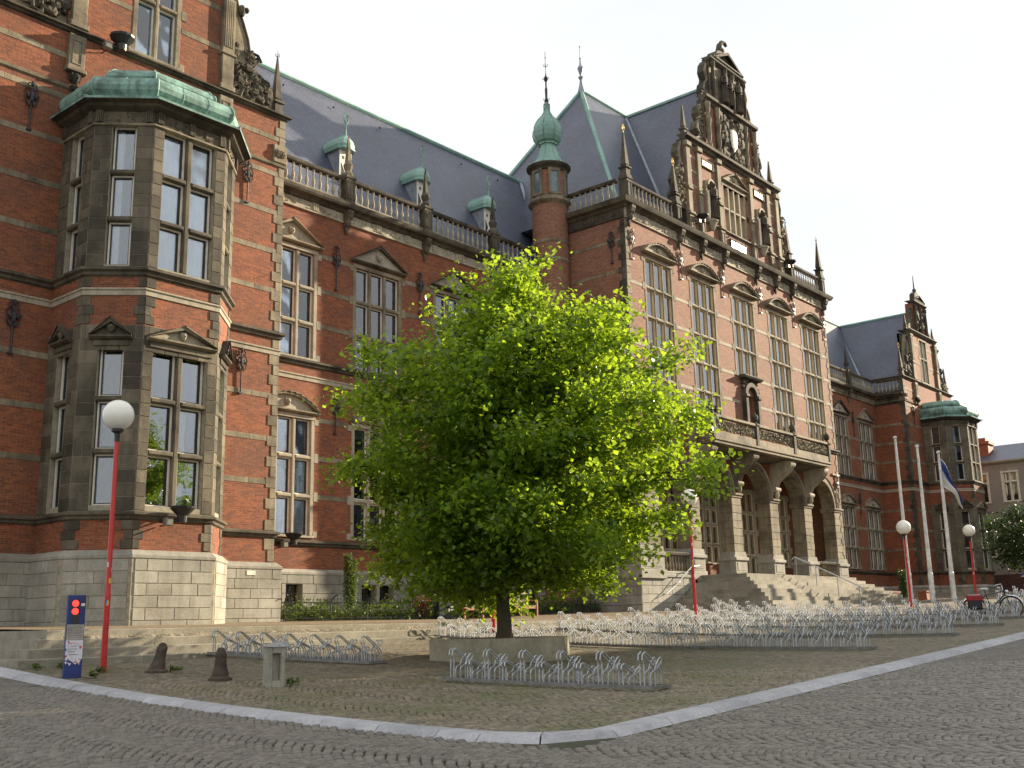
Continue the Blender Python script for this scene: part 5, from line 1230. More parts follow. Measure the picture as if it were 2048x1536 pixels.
# terrace steps
TS = thing('terrace_steps', (12.0, 17.7, -0.5), 'low sunlit stone steps running along the terrace, sinking into the sloping plaza', 'steps')
rd = random.Random(5)
for i in range(4):
    yf = 18.6-0.3*i; xl = 9.3-0.3*i; dep = 0.34 if i else 0.45; x = xl
    while x < 31:
        x2 = x+rd.uniform(1.7, 2.6); top = 0.06-0.155*i; tp = lambda X: top+float(TT(X, 18.6))-0.06
        if gz(x, 17.9) < tp(x)+0.03:
            mb = MB(); a, b = x+0.003, x2-0.003; z0 = min(gz(x, 17.6), gz(x2, 17.6))-0.1
            z0 = max(z0, top-0.157) if i < 3 else z0
            P_ = [(a, yf), (b, yf), (b, yf+dep), (a, yf+dep)]
            bt = [(*p, z0) for p in P_]; tpz = [(*p, tp(p[0])) for p in P_]
            nz = 0.012; tpz = [(px_, py_+(nz if k < 2 else 0), pz) for k, (px_, py_, pz) in enumerate(tpz)]; md = [(px_, py_, tp(px_)-nz) for px_, py_ in P_]
            for k in range(4): mb.face([bt[k], bt[(k+1) % 4], md[(k+1) % 4], md[k]]); mb.face([md[k], md[(k+1) % 4], tpz[(k+1) % 4], tpz[k]])
            mb.face(tpz); mb.build('step_stone', STEPM, TS)
        x = x2
    y = yf+dep
    while y < 27:
        y2 = y+rd.uniform(1.6, 2.2); mb = MB(); mb.box(xl, xl+0.34, y+0.003, y2-0.003, -0.9, 0.06-0.155*i); mb.build('step_stone', STEPM, TS); y = y2
mb = MB(); mb.box(9.55, 30, 18.95, 19.2, -0.9, 0.0); mb.build('terrace_core', STEPM, TS)
# ================================================================== street furniture
def on(x, y): return (x, y, gz(x, y))
# ---- lamps
GLOBE = None
def lampmat():
    m, n, l, p = newmat('opal_globe'); p.inputs['Base Color'].default_value = (0.84, 0.82, 0.74, 1); p.inputs['Roughness'].default_value = 0.22
    p.inputs['Subsurface Weight'].default_value = 0.35; p.inputs['Subsurface Radius'].default_value = (0.3, 0.28, 0.22); p.inputs['Subsurface Scale'].default_value = 0.3; return m
GLOBE = lampmat()
def lamp(x, y, h, r, label, stickers=True):
    z = gz(x, y); o = thing('street_lamp', (x, y, z), label, 'street lamp', 'red street lamps with white globes')
    mb = MB(); mb.lathe(x, y, [(0.05, z-0.2), (0.05, z+1.2), (0.042, z+1.35), (0.038, z+h-r-0.18)], 14); mb.build('pole', REDP, o, smooth=True)
    mb = MB(); mb.lathe(x, y, [(0.04, z+h-r-0.2), (0.045, z+h-r-0.06), (0.1, z+h-r-0.02), (0.1, z+h-r+0.02)], 12); mb.build('collar', IRON, o)
    mb = MB(); mb.blob((x, y, z+h), r, r, r, 28, 18); mb.build('globe', GLOBE, o, smooth=True)
    if stickers:
        rd = random.Random(int(x*10)); SC = [simple('sticker_'+str(len(MATS)), c, 0.5, nscale=20) for c in ((0.7, 0.7, 0.72), (0.75, 0.6, 0.1), (0.1, 0.12, 0.5))]
        for k in range(5):
            a = R(rd.uniform(200, 330)); zz = z+rd.uniform(0.9, 2.3); fr = Fr(x+0.051*math.cos(a), y+0.051*math.sin(a), -math.sin(a), math.cos(a)); fr.n = (math.cos(a), math.sin(a))
            rr = 0.066; mb = MB(); w = rd.uniform(0.3, 0.6); n = 4
            rad = 0.0515 if zz < z+1.2 else 0.043
            for q in range(n):
                t0, t1 = a-w+2*w*q/n, a-w+2*w*(q+1)/n
                mb.face([(x+rad*math.cos(t0), y+rad*math.sin(t0), zz), (x+rad*math.cos(t1), y+rad*math.sin(t1), zz), (x+rad*math.cos(t1), y+rad*math.sin(t1), zz+0.08), (x+rad*math.cos(t0), y+rad*math.sin(t0), zz+0.08)])
            mb.build('sticker', SC[k % 3], o)
    return o
lamp(9.3, 16.64, 4.22, 0.26, 'red lamp post with big white globe in front of the bay, nearest the camera')
lamp(20.57, 18.2, 4.15, 0.26, 'red lamp post whose globe hides in the leafy tree, behind its trunk')
lamp(28.75, 17.3, 3.75, 0.26, 'red lamp post with globe half covered by leaves, left of the entrance steps')
lamp(41.3, 15.45, 3.0, 0.27, 'red lamp post beside the first flagpole at the right end of the entrance steps')
lamp(51.3, 16.2, 3.05, 0.27, 'farthest red lamp post, right of the flagpoles before the far bay')
# ---- flagpoles
FPW = simple('pole_white', (0.72, 0.73, 0.70), 0.4, nscale=4)
def flagpole(x, y, h, label):
    z = gz(x, y); o = thing('flagpole', (x, y, z), label, 'flagpole', 'white flagpoles beside the entrance steps')
    mb = MB(); mb.lathe(x, y, [(0.11, z-0.3), (0.11, z+1.2), (0.115, z+1.2), (0.09, z+1.24), (0.05, z+h)], 12); mb.build('pole', FPW, o, smooth=True)
    mb = MB(); mb.lathe(x, y, [(0.05, z+h), (0.09, z+h+0.04), (0.09, z+h+0.1), (0.02, z+h+0.13)], 8); mb.tube([(x-0.1, y, z+h+0.03), (x+0.1, y, z+h+0.03)], 0.02, 5); mb.build('pole_cap', FPW, o); return o
flagpole(46.3, 17.3, 7.05, 'white flagpole nearest the steps, directly behind a red lamp')
flagpole(47.05, 16.65, 6.65, 'middle white flagpole of three, bare without a flag')
fp3 = flagpole(47.7, 15.98, 6.35, 'white flagpole flying the drooping blue and white flag')
def flagmat():
    m, n, l, p = newmat('flag_cloth'); uv = node(n, 'ShaderNodeUVMap'); uv.uv_map = 'UVMap'; sx = node(n, 'ShaderNodeSeparateXYZ'); l(uv.outputs[0], sx.inputs[0])
    r = n.new('ShaderNodeValToRGB'); r.color_ramp.interpolation = 'CONSTANT'; e = r.color_ramp.elements; e[0].position = 0; e[0].color = (0.02, 0.045, 0.22, 1); e[1].position = 0.42; e[1].color = (0.5, 0.5, 0.5, 1)
    l(sx.outputs[0], r.inputs[0]); l(r.outputs[0], p.inputs['Base Color']); p.inputs['Roughness'].default_value = 0.8; return m
z0 = gz(47.7, 15.98); mb = MB(); n, k = 14, 12; RV = (r_[0], r_[1])
def fpt(i, j):
    s, t = i/n, j/k
    zz = z0+6.15-s*1.25*(1-0.75*t)-1.95*t**1.1; o = 0.06+0.75*t**0.9+0.10*s*math.sin(t*PI); w = 0.10*math.sin(t*8+s*5)+0.07*math.sin(s*11)
    return (47.7+RV[0]*o-f_[0]*w, 15.98+RV[1]*o-f_[1]*w, zz)
for i in range(n):
    for j in range(k): mb.face([fpt(i, j), fpt(i+1, j), fpt(i+1, j+1), fpt(i, j+1)], [(i/n, 0), ((i+1)/n, 0), ((i+1)/n, 1), (i/n, 1)])
tag(mb.build('flag', flagmat()), 'limp blue and white flag hanging from the right-hand flagpole', 'flag')
# ---- bicycle racks
RAILM = simple('rack_rail', (0.24, 0.235, 0.22), 0.55, metal=0.4, nscale=9)
def rack_meshes():
    res = []
    for lo in (0, 1):
        h = 0.30 if lo else 0.40; top = 0.44 if not lo else 0.29; mb = MB()
        s = 1
        for dy in (-0.032, 0.032):
            zt = top; p = [(-0.20, dy, 0), (-0.20, dy, zt*0.68), (-0.235, dy, zt*0.80), (-0.22, dy, zt*0.95), (-0.165, dy, zt*1.02), (-0.11, dy, zt*0.96), (0.02, dy, zt*0.75), (0.17, dy, zt*0.48), (0.205, dy, zt*0.36), (0.205, dy, 0)]
            mb.tube(p, 0.011, 5)
            p = [(0.03, dy*1.5, 0), (0.03, dy*1.5, zt*0.5), (0.07, dy*1.5, zt*0.66), (0.15, dy*1.5, zt*0.82), (0.19, dy*1.5, zt*0.84), (0.21, dy*1.5, zt*0.77), (0.18, dy*1.5, zt*0.68), (0.1, dy*1.5, zt*0.56), (-0.06, dy*1.5, zt*0.4), (-0.08, dy*1.5, zt*0.3), (-0.08, dy*1.5, 0)]
            mb.tube(p, 0.010, 5)
        res.append(mb.mesh('wheel_holder', GALV))
    return res
RH, RL = rack_meshes()
def rack(x, y0, n, sp, label, dx=0.0, group='bicycle racks on the plaza'):
    """rack running towards the building from (x, y0)"""
    L_ = n*sp; y1 = y0+L_; zc = gz(x, y0); o = thing('bicycle_rack', (x, y0, zc), label, 'bicycle rack', group)
    for q in (-0.21, 0.21):
        m2 = MB(); k = 4
        for j in range(k):
            a, b = y0+L_*j/k, y0+L_*(j+1)/k; xa, xb = x+dx*(j/k)+q, x+dx*((j+1)/k)+q; za, zb = gz(x, a)+0.02, gz(x, b)+0.02
            P0 = [(xa-0.02, a, za), (xa+0.02, a, za), (xa+0.02, a, za+0.045), (xa-0.02, a, za+0.045)]; P1 = [(xb-0.02, b, zb), (xb+0.02, b, zb), (xb+0.02, b, zb+0.045), (xb-0.02, b, zb+0.045)]
            for e in range(4): m2.face([P0[e], P0[(e+1) % 4], P1[(e+1) % 4], P1[e]])
            if j == 0: m2.face(P0)
            if j == k-1: m2.face(P1)
        m2.build('base_rail', RAILM, o)
    for yy, q in ((y0+0.02, 0), (y1-0.02, dx)):
        m2 = MB(); m2.box(x+q-0.19, x+q+0.19, yy-0.02, yy+0.02, gz(x, yy)+0.02, gz(x, yy)+0.06); m2.build('cross_bar', RAILM, o)
    for i in range(n):
        y = y0+(i+0.5)*sp; xx = x+dx*(i+0.5)/n; link('wheel_holder', (RH, RL)[i % 2], (xx, y, gz(xx, y)+0.04), o)
    return o
rack(12.35, 8.0, 11, 0.325, 'galvanised bicycle rack standing alone in front of the concrete tree planter', dx=-0.2)
rack(13.35, 14.55, 13, 0.24, 'galvanised bicycle rack beside the left terrace steps, behind the stone bollards', dx=-1.2)
rows = [(19.3, 8.0, 'front row'), (23.0, 7.75, 'second row'), (26.4, 7.85, 'third row'), (29.7, 8.3, 'fourth row'), (33.2, 9.0, 'fifth row')]
pos = ['near end towards the kerb', 'middle stretch', 'far end by the terrace']
for ri, (x, y0, nm) in enumerate(rows):
    for j in range(3):
        rack(x+j*(-0.28 if ri == 0 else 0), y0+j*3.42, 11, 0.31, 'bicycle rack in the %s of the rack field, %s' % (nm, pos[j]))
for j in range(2): rack(42.0+4.5*j, 9.2, 11, 0.31, 'far bicycle rack on the right, %s the parked bicycle' % ('just beyond' if j == 0 else 'well beyond'))
for j in range(2): rack(50.0+4.0*j, 11.5, 11, 0.31, 'distant bicycle rack near the blue bins, %s of two' % ('left' if j == 0 else 'right'))
# ---- sign pillar with two red lights
def pillar():
    x, y = 8.55, 16.2; z = gz(x, y); o = thing('traffic_signal_pillar', (x, y, z), 'blue pillar with two glowing red lights, a notice plate and a splattered poster', 'signal pillar')
    d = Vector((-x, -y, 0)).normalized(); d = Vector((d.x*math.cos(0.12)-d.y*math.sin(0.12), d.x*math.sin(0.12)+d.y*math.cos(0.12), 0))
    t = (-d.y, d.x); fr = Fr(x, y, *t); 
    BL = simple('signal_blue', (0.012, 0.03, 0.17), 0.35, nscale=5); h = 1.26; w = 0.13
    mb = MB(fr); mb.box(-w, w, -0.16, 0.0, z-0.1-z+z, z+h, bev=0.01); mb.build('housing', BL, o)
    mb = MB(fr); mb.box(-0.065, 0.045, 0, 0.012, z+0.82, z+1.17); mb.build('signal_box', BLACKW, o)
    m, n, l, p = newmat('red_light'); p.inputs['Base Color'].default_value = (0.6, 0.01, 0.01, 1); p.inputs['Emission Color'].default_value = (1, 0.03, 0.02, 1); p.inputs['Emission Strength'].default_value = 1.6
    for zz in (1.13-0.0, 1.01):
        mb = MB(fr); 
        for k in range(14):
            a0, a1 = 2*PI*k/14, 2*PI*(k+1)/14; c = (-0.02, 0.02, z+zz)
            mb.face([c, (c[0]+0.05*math.cos(a0), 0.014, c[2]+0.05*math.sin(a0)), (c[0]+0.05*math.cos(a1), 0.014, c[2]+0.05*math.sin(a1))])
        mb.build('red_light', m, o)
        mb = MB(fr); mb.tube([(-0.02+0.056*math.cos(t_), 0.03, z+zz+0.056*math.sin(t_)) for t_ in [PI*0.0+PI*k/8 for k in range(9)]], 0.006, 4); mb.build('lamp_hood', BLACKW, o)
    mb = MB(fr); mb.box(0.065, 0.118, 0, 0.006, z+1.09, z+1.13); mb.build('small_label', WHITE, o)
    GP = simple('notice_plate', (0.42, 0.40, 0.33), 0.5, nscale=12); mb = MB(fr); mb.box(-w+0.008, w-0.008, 0, 0.008, z+0.58, z+0.81); npl = mb.build('notice_plate', GP, o)
    INK = simple('ink', (0.08, 0.08, 0.10), 0.8, nscale=10); rd = random.Random(3)
    mb = MB(fr)
    for k in range(8):
        zz = z+0.785-k*0.024; u = -0.105
        while u < 0.09: L_ = rd.uniform(0.012, 0.035); mb.box(u, min(u+L_, 0.108), 0.008, 0.0095, zz, zz+0.007); u += L_+0.008
    mb.build('notice_text', INK, npl)
    PM, n, l, p = newmat('poster'); g = node(n, 'ShaderNodeNewGeometry'); nz = node(n, 'ShaderNodeTexNoise', Scale=22.0, Detail=3.0); l(g.outputs['Position'], nz.inputs['Vector']); uv = node(n, 'ShaderNodeUVMap'); uv.uv_map = 'UVMap'
    c = mixrgb(n, l, ramp(n, l, nz.outputs['Fac'], 0.56, 0.6), (0.62, 0.60, 0.64), (0.5, 0.03, 0.03)); n2 = node(n, 'ShaderNodeTexNoise', Scale=15.0, Detail=2.0); l(g.outputs['Position'], n2.inputs['Vector'])
    c = mixrgb(n, l, ramp(n, l, n2.outputs['Fac'], 0.6, 0.64), c, (0.03, 0.04, 0.2)); l(c, p.inputs['Base Color'])
    mb = MB(fr); pts = [(-w+0.006, z+0.25), (-0.105, z+0.2), (-0.09, z+0.25), (-0.05, z+0.19), (-0.02, z+0.25), (0.03, z+0.21), (0.06, z+0.24), (0.085, z+0.2), (0.105, z+0.27), (w-0.006, z+0.3), (w-0.006, z+0.575), (-w+0.006, z+0.575)]
    mb.prism(pts, 0, 0.006); po = mb.build('poster', PM, o)
    mb = MB(fr); mb.box(-0.095, 0.075, 0.006, 0.009, z+0.3, z+0.52); mb.build('poster_sheet', simple('paper', (0.66, 0.65, 0.7), 0.7, nscale=8), po)
    mb = MB(fr)
    for k, (a, b) in enumerate(((-0.05, 0.03), (-0.08, 0.05), (-0.08, 0.02), (-0.07, 0.06))): mb.box(a, b, 0.009, 0.0105, z+0.48-k*0.042, z+0.488-k*0.042)
    mb.build('poster_text', INK, po)
pillar()
# ---- stone bollards, notched concrete post
BOL = stonemat('bollard_stone', (0.10, 0.075, 0.055), (0.04, 0.03, 0.025), 0.3, 0.7, scale=5, streak=False, bump=0.6)
def bollard(x, y, h, lean, label):
    z = gz(x, y); o = thing('stone_bollard', (x, y, z), label, 'bollard', 'weathered stone bollards')
    mb = MB(); n = 12; pr = [(0.19, -0.1), (0.18, 0.03), (0.13, 0.06), (0.12, 0.12), (0.095, 0.2), (0.085, h*0.72), (0.09, h*0.76), (0.085, h*0.86), (0.06, h*0.96), (0.02, h)]
    for k in range(len(pr)-1):
        for i in range(n):
            a0, a1 = 2*PI*i/n, 2*PI*(i+1)/n; f = lambda q, a: (x+q[0]*math.cos(a)+lean[0]*max(0, q[1]), y+q[0]*math.sin(a)+lean[1]*max(0, q[1]), z+q[1]); mb.face([f(pr[k], a0), f(pr[k], a1), f(pr[k+1], a1), f(pr[k+1], a0)])
    mb.build('shaft', BOL, o, smooth=True)
    mb = MB(); mb.blob((x+lean[0]*h*0.9-0.0, y+lean[1]*h*0.9, z+h*0.9), 0.072, 0.072, 0.07, 10, 6); mb.build('cap', BOL, o, smooth=True); return o
bollard(9.92, 16.1, 0.45, (0.18, -0.1), 'dark stone bollard leaning to the right in front of the steps')
bollard(10.04, 14.5, 0.47, (0, 0), 'dark stone bollard standing upright left of the concrete post')
x, y = 10.1, 13.25; z = gz(x, y); o = thing('concrete_post', (x, y, z), 'square concrete post with sloping steel lid and dark recess', 'post')
fr = Fr(x, y, math.cos(-0.35), math.sin(-0.35)); CONC = stonemat('concrete', (0.34, 0.32, 0.26), (0.2, 0.19, 0.15), 0.3, 0.6, scale=4, streak=False)
mb = MB(fr); mb.box(-0.13, -0.06, -0.12, 0.12, z-0.1, z+0.56, bev=0.01); mb.box(0.06, 0.13, -0.12, 0.12, z-0.1, z+0.56, bev=0.01); mb.box(-0.06, 0.06, -0.12, 0.03, z-0.1, z+0.56); mb.box(-0.06, 0.06, 0.03, 0.12, z-0.1, z+0.08); mb.box(-0.06, 0.06, 0.03, 0.12, z+0.47, z+0.56); mb.build('shaft', CONC, o)
mb = MB(fr); mb.prism([(-0.15, z+0.56), (0.15, z+0.56), (0.15, z+0.64), (-0.15, z+0.58)], -0.14, 0.14); mb.build('steel_lid', GALV, o)
# ---- planter
PX, PY = 15.75, 13.75; pz = gz(PX, PY); o = thing('tree_planter', (PX, PY, pz), 'low hexagonal concrete planter around the foot of the leafy tree', 'planter')
va = math.atan2(-PY, -PX); a_f = va+R(22.5); rin, rout = 1.24-0.13, 1.24; s6 = []
PLC = stonemat('planter_concrete', (0.33, 0.30, 0.22), (0.17, 0.15, 0.10), 0.3, 0.65, scale=2.2, streak=True, bump=0.4)
for k in range(6):
    a0, a1 = a_f+R(60*k-30), a_f+R(60*k+30); c = rout/math.cos(R(30)); ci = rin/math.cos(R(30))
    P = [(PX+c*math.cos(a0), PY+c*math.sin(a0)), (PX+c*math.cos(a1), PY+c*math.sin(a1)), (PX+ci*math.cos(a1), PY+ci*math.sin(a1)), (PX+ci*math.cos(a0), PY+ci*math.sin(a0))]
    g = 0.006; P[0] = (P[0][0]+(P[1][0]-P[0][0])*g, P[0][1]+(P[1][1]-P[0][1])*g); zt = -0.255; mb = MB()
    for i in range(4): j = (i+1) % 4; mb.face([(*P[i], pz-0.4), (*P[j], pz-0.4), (*P[j], zt), (*P[i], zt)])
    mb.face([(*p, zt) for p in P]); mb.build('planter_slab', PLC, o)
mb = MB(); mb.lathe(PX, PY, [(0.0, zt-0.09), (1.15, zt-0.12)], 12); mb.build('soil', simple('soil', (0.05, 0.035, 0.02), 0.95, nscale=8, bump=0.5), o)
# ---- benches
WOOD = simple('bench_teak', (0.40, 0.16, 0.07), 0.6, nscale=9, ncol=(0.26, 0.09, 0.04)); WOODL = simple('bench_weathered', (0.45, 0.36, 0.28), 0.7, nscale=9)
def bench(x, y, label):
    z = gz(x, y); o = thing('park_bench', (x, y, z), label, 'bench', 'slatted wooden benches by the flower bed'); fr = Fr(x, y, 1, 0); w = 0.86
    for s in (-1, 0, 1):
        mb = MB(fr); mb.box(s*w-0.03, s*w+0.03, 0.19, 0.25, z, z+(0.52 if s else 0.34)); mb.build('leg', WOOD, o)
        mb = MB(fr); mb.box(s*w-0.03, s*w+0.03, -0.25, -0.19, z, z+0.4); mb.prism([(s*w-0.03, z+0.4), (s*w+0.03, z+0.4), (s*w+0.03, z+0.84), (s*w-0.03, z+0.84)], -0.3, -0.24); mb.build('leg', WOOD, o)
    for s in (-1, 1): mb = MB(fr); mb.box(s*w-0.04, s*w+0.04, -0.25, 0.29, z+0.52, z+0.56); mb.box(s*w-0.02, s*w+0.02, -0.2, 0.2, z+0.28, z+0.34); mb.build('armrest', WOOD, o)
    for k in range(5): mb = MB(fr); mb.box(-w, w, -0.2+k*0.09, -0.12+k*0.09, z+0.34, z+0.36); mb.build('seat_slat', WOODL, o)
    mb = MB(fr); mb.box(-w, w, 0.2, 0.23, z+0.26, z+0.34); mb.build('apron', WOOD, o)
    mb = MB(fr); mb.box(-w-0.03, w+0.03, -0.31, -0.24, z+0.76, z+0.84); mb.build('top_rail', WOODL, o)
    mb = MB(fr); mb.box(-w, w, -0.27, -0.23, z+0.4, z+0.45); mb.build('lower_rail', WOODL, o)
    for k in range(22): u = -w+0.06+k*(2*w-0.12)/21; mb = MB(fr); mb.box(u-0.017, u+0.017, -0.285, -0.255, z+0.45, z+0.76); mb.build('back_slat', WOODL, o)
bench(26.25, 23.9, 'slatted wooden bench with pale back, left of the tree trunk, by the fence'); bench(28.15, 23.9, 'slatted wooden bench mostly hidden behind the tree trunk')
# ---- fence and bed
fx0, fx1, fy = 18.75, 33.6, 24.35
FE = thing('iron_fence', (26, fy, gz(26, fy)), 'low black iron fence with outward curving posts round the flower bed', 'fence')
mb = MB(); x = fx0
while x < fx1:
    z = gz(x, fy); mb.tube([(x, fy, z), (x, fy, z+0.6)], 0.007, 4, caps=False); mb.lathe(x, fy, [(0.018, z+0.58), (0.012, z+0.62), (0, z+0.66)], 4); x += 0.125
mb.build('fence_bars', IRON, FE, kind='stuff')
for dz in (0.08, 0.3, 0.52): mb = MB(); mb.tube([(fx0+k*(fx1-fx0)/12, fy, gz(fx0+k*(fx1-fx0)/12, fy)+dz) for k in range(13)], 0.011, 4); mb.build('fence_rail', IRON, FE)
for x in [fx0+0.1, 20.5, 21.9, 23.7, 25.4, 27.4, 29.3, 31.2, 33]:
    z = gz(x, fy); mb = MB(); mb.tube([(x, fy, z), (x, fy, z+0.5), (x+0.02, fy-0.03, z+0.6), (x+0.08, fy-0.1, z+0.7), (x+0.14, fy-0.16, z+0.73)], 0.02, 5); mb.build('fence_post', IRON, FE)
BIN = thing('information_board', (25.2, 23.95, gz(25.2, 23.95)), 'dark green low information board standing left of the bench', 'board')
fr = Fr(25.0, 23.95, 1, -0.15); z = gz(25, 24); DG = simple('dark_green_paint', (0.015, 0.03, 0.025), 0.5, nscale=5)
mb = MB(fr); mb.box(-0.42, 0.42, -0.25, 0.0, z+0.0, z+0.62, bev=0.02); mb.prism([(-0.46, z+0.62), (0.46, z+0.62), (0.36, z+0.72), (-0.36, z+0.72)], -0.28, 0.03); mb.build('cabinet', DG, BIN)
mb = MB(fr); mb.box(-0.05, 0.3, 0.0, 0.006, z+0.36, z+0.4); mb.box(-0.05, 0.0, 0.0, 0.006, z+0.2, z+0.36); mb.box(0.04, 0.26, 0.0, 0.006, z+0.27, z+0.3); mb.build('white_marking', WHITE, BIN)
# ---- floodlights on the facade
def floodlight(p, n, s, label):
    x, y, z = p; o = thing('floodlight', p, label, 'floodlight', 'floodlights on brackets on the facade'); fr = Fr(x, y, -n[1], n[0]); fr.n = n
    mb = MB(fr); mb.lathe(0, 0.0, [(0.09*s, z-0.13*s), (0.10*s, z-0.0), (0.13*s, z+0.03), (0.24*s, z+0.14*s), (0.25*s, z+0.18*s), (0.2*s, z+0.19*s)], 14); mb.build('lamp_housing', IRON, o, smooth=False)
    mb = MB(fr); mb.tube([(-0.26*s, -0.02, z-0.1), (0, -0.02, z-0.1)], 0.02, 5); mb.tube([(-0.26*s, 0, z-0.1), (-0.26*s, -0.42, z-0.1)], 0.025, 5); mb.tube([(-0.26*s, 0, z-0.22), (-0.26*s, -0.42, z-0.22)], 0.018, 5); mb.build('bracket', IRON, o)
    mb = MB(fr); mb.box(-0.36*s, -0.2*s, -0.12, 0.04, z-0.24, z-0.06, bev=0.02); mb.build('control_gear', IRONG, o); return o
floodlight((13.75, 21.55, 2.55), (0, -1), 1.15, 'black floodlight on the base of the near bay, pointing up')
floodlight((12.95, 24.1, 15.0), (0, -1), 1.3, 'round floodlight above the copper bay roof beside the gable window')
floodlight((20.5, 26.1, 2.6), (0, -1), 1.1, 'black floodlight below the first ground-floor window of the wing')
floodlight((24.5, 26.1, 2.55), (0, -1), 1.0, 'black floodlight below the second wing window, half hidden by leaves')
floodlight((39.6, 22.3, 17.2), (0, -1), 1.1, 'black floodlight in front of the left side of the big gable')
floodlight((48.1, 22.3, 17.2), (0, -1), 1.1, 'pale floodlight in front of the right side of the big gable')
x, y, z = 17.68, 24.31, 1.55
mb = MB(FY(24.33)); mb.box(17.55, 17.83, 0, 0.02, 1.42, 1.54, bev=0.004); tag(mb.build('street_name_plate', WHITE), 'small white plate fixed to the grey plinth near the wall corner', 'plate')
# ---- parked bicycle with red and black bags
def bicycle():
    x, y = 29.9, 9.05; z = gz(x, y); o = thing('parked_bicycle', (x, y, z), 'parked bicycle with red and black panniers at the end of a rack', 'bicycle'); fr = Fr(x, y, 0.35, -1); w = 0.27
    RUB = simple('tyre_rubber', (0.02, 0.02, 0.02), 0.7, nscale=5); CHR = simple('bright_chrome', (0.8, 0.82, 0.85), 0.2, metal=1.0, nscale=5)
    for u in (-0.44, 0.44):
        mb = MB(fr); mb.tube([(u+w*math.cos(t), 0, z+w+0.02+w*math.sin(t)) for t in [2*PI*k/20 for k in range(21)]], 0.018, 5, caps=False); wo = mb.build('wheel', RUB, o)
        mb = MB(fr)
        for k in range(12): t = 2*PI*k/12; mb.tube([(u, 0, z+w+0.02), (u+(w-0.02)*math.cos(t), 0, z+w+0.02+(w-0.02)*math.sin(t))], 0.003, 3)
        mb.build('spokes', GALV, wo, kind='stuff')
        mb = MB(fr); mb.tube([(u+(w+0.03)*math.cos(t), 0, z+w+0.02+(w+0.03)*math.sin(t)) for t in [R(20)+R(140)*k/8 for k in range(9)]], 0.02, 4); mb.build('mudguard', CHR, o)
    F = simple('dark_frame', (0.03, 0.03, 0.04), 0.3, nscale=5)
    mb = MB(fr)
    for a, b in (((-0.44, z+0.29), (-0.05, z+0.25)), ((-0.05, z+0.25), (-0.16, z+0.72)), ((-0.05, z+0.25), (0.3, z+0.62)), ((-0.14, z+0.62), (0.29, z+0.7)), ((0.28, z+0.74), (0.44, z+0.29)), ((-0.44, z+0.29), (-0.14, z+0.62))): mb.tube([(a[0], 0, a[1]), (b[0], 0, b[1])], 0.015, 5)
    mb.build('frame', F, o)
    mb = MB(fr); mb.tube([(0.28, 0, z+0.72), (0.26, 0, z+0.86), (0.24, 0.2, z+0.88), (0.12, 0.26, z+0.86)], 0.012, 5); mb.tube([(0.26, 0, z+0.86), (0.24, -0.2, z+0.88), (0.12, -0.26, z+0.86)], 0.012, 5); mb.build('handlebar', CHR, o)
    mb = MB(fr); mb.blob((-0.17, 0, z+0.77), 0.12, 0.08, 0.04, 8, 5); mb.build('saddle', simple('saddle_glint', (0.6, 0.6, 0.58), 0.3, nscale=5), o)  # white glint on the saddle put into its base colour
    mb = MB(fr); mb.blob((0.36, 0, z+0.68), 0.05, 0.05, 0.05, 8, 5); mb.build('headlight', CHR, o)
    RB, KB = simple('red_bag', (0.35, 0.015, 0.015), 0.6, nscale=6), simple('black_bag', (0.02, 0.02, 0.025), 0.6, nscale=6)
    for s in (-1, 1):
        mb = MB(fr); mb.box(-0.6, -0.25, s*0.11-0.07, s*0.11+0.07, z+0.25, z+0.58, bev=0.03); bg_ = mb.build('pannier', KB, o)
        mb = MB(fr); mb.box(-0.62, -0.23, s*0.11-0.08, s*0.11+0.08, z+0.46, z+0.62, bev=0.03); mb.build('pannier_flap', RB, bg_)
    mb = MB(fr); mb.box(-0.56, -0.28, -0.16, 0.16, z+0.6, z+0.64); mb.build('carrier', GALV, o)
bicycle()
# ---- blue bins, brown flower tubs
BLB = simple('bin_blue', (0.02, 0.06, 0.28), 0.4, nscale=5)
def bluebin(x, y, s, label):
    z = gz(x, y); o = thing('waste_bin', (x, y, z), label, 'waste bin', 'blue domed waste bins')
    mb = MB(); mb.lathe(x, y, [(0.5*s, z-0.1), (0.55*s, z+1.0*s), (0.55*s, z+1.15*s)], 16); mb.build('body', BLB, o, smooth=False)
    mb = MB(); mb.lathe(x, y, [(0.68*s, z+1.12*s), (0.7*s, z+1.18*s), (0.5*s, z+1.42*s), (0.2*s, z+1.58*s), (0.02, z+1.62*s)], 16); mb.build('lid', BLB, o)
    mb = MB(); mb.lathe(x, y, [(0.69*s, z+1.1*s), (0.72*s, z+1.13*s), (0.69*s, z+1.16*s)], 16); mb.build('rim', WHITE, o); return o
bluebin(52.6, 14.0, 0.75, 'large blue waste bin with a domed lid behind the parked bicycle'); bluebin(57.5, 14.2, 0.55, 'smaller blue waste bin further right under the round tree')
TER = simple('terracotta', (0.34, 0.10, 0.045), 0.7, nscale=6)
for k, (x, y, lb) in enumerate(((51.9, 20.3, 'long terracotta flower trough beside the right end of the steps, upper one'), (52.3, 18.8, 'long terracotta flower trough beside the right end of the steps, lower one'))):
    z = gz(x, y); o = thing('flower_trough', (x, y, z), lb, 'flower trough', 'terracotta flower troughs'); mb = MB(); mb.prism([(x-0.45, z), (x+0.45, z), (x+0.55, z+0.42), (x-0.55, z+0.42)], y-0.2, y+0.2); mb.build('trough', TER, o); mb = MB(); mb.box(x-0.57, x+0.57, y-0.24, y+0.24, z+0.38, z+0.44); mb.build('rim', TER, o)
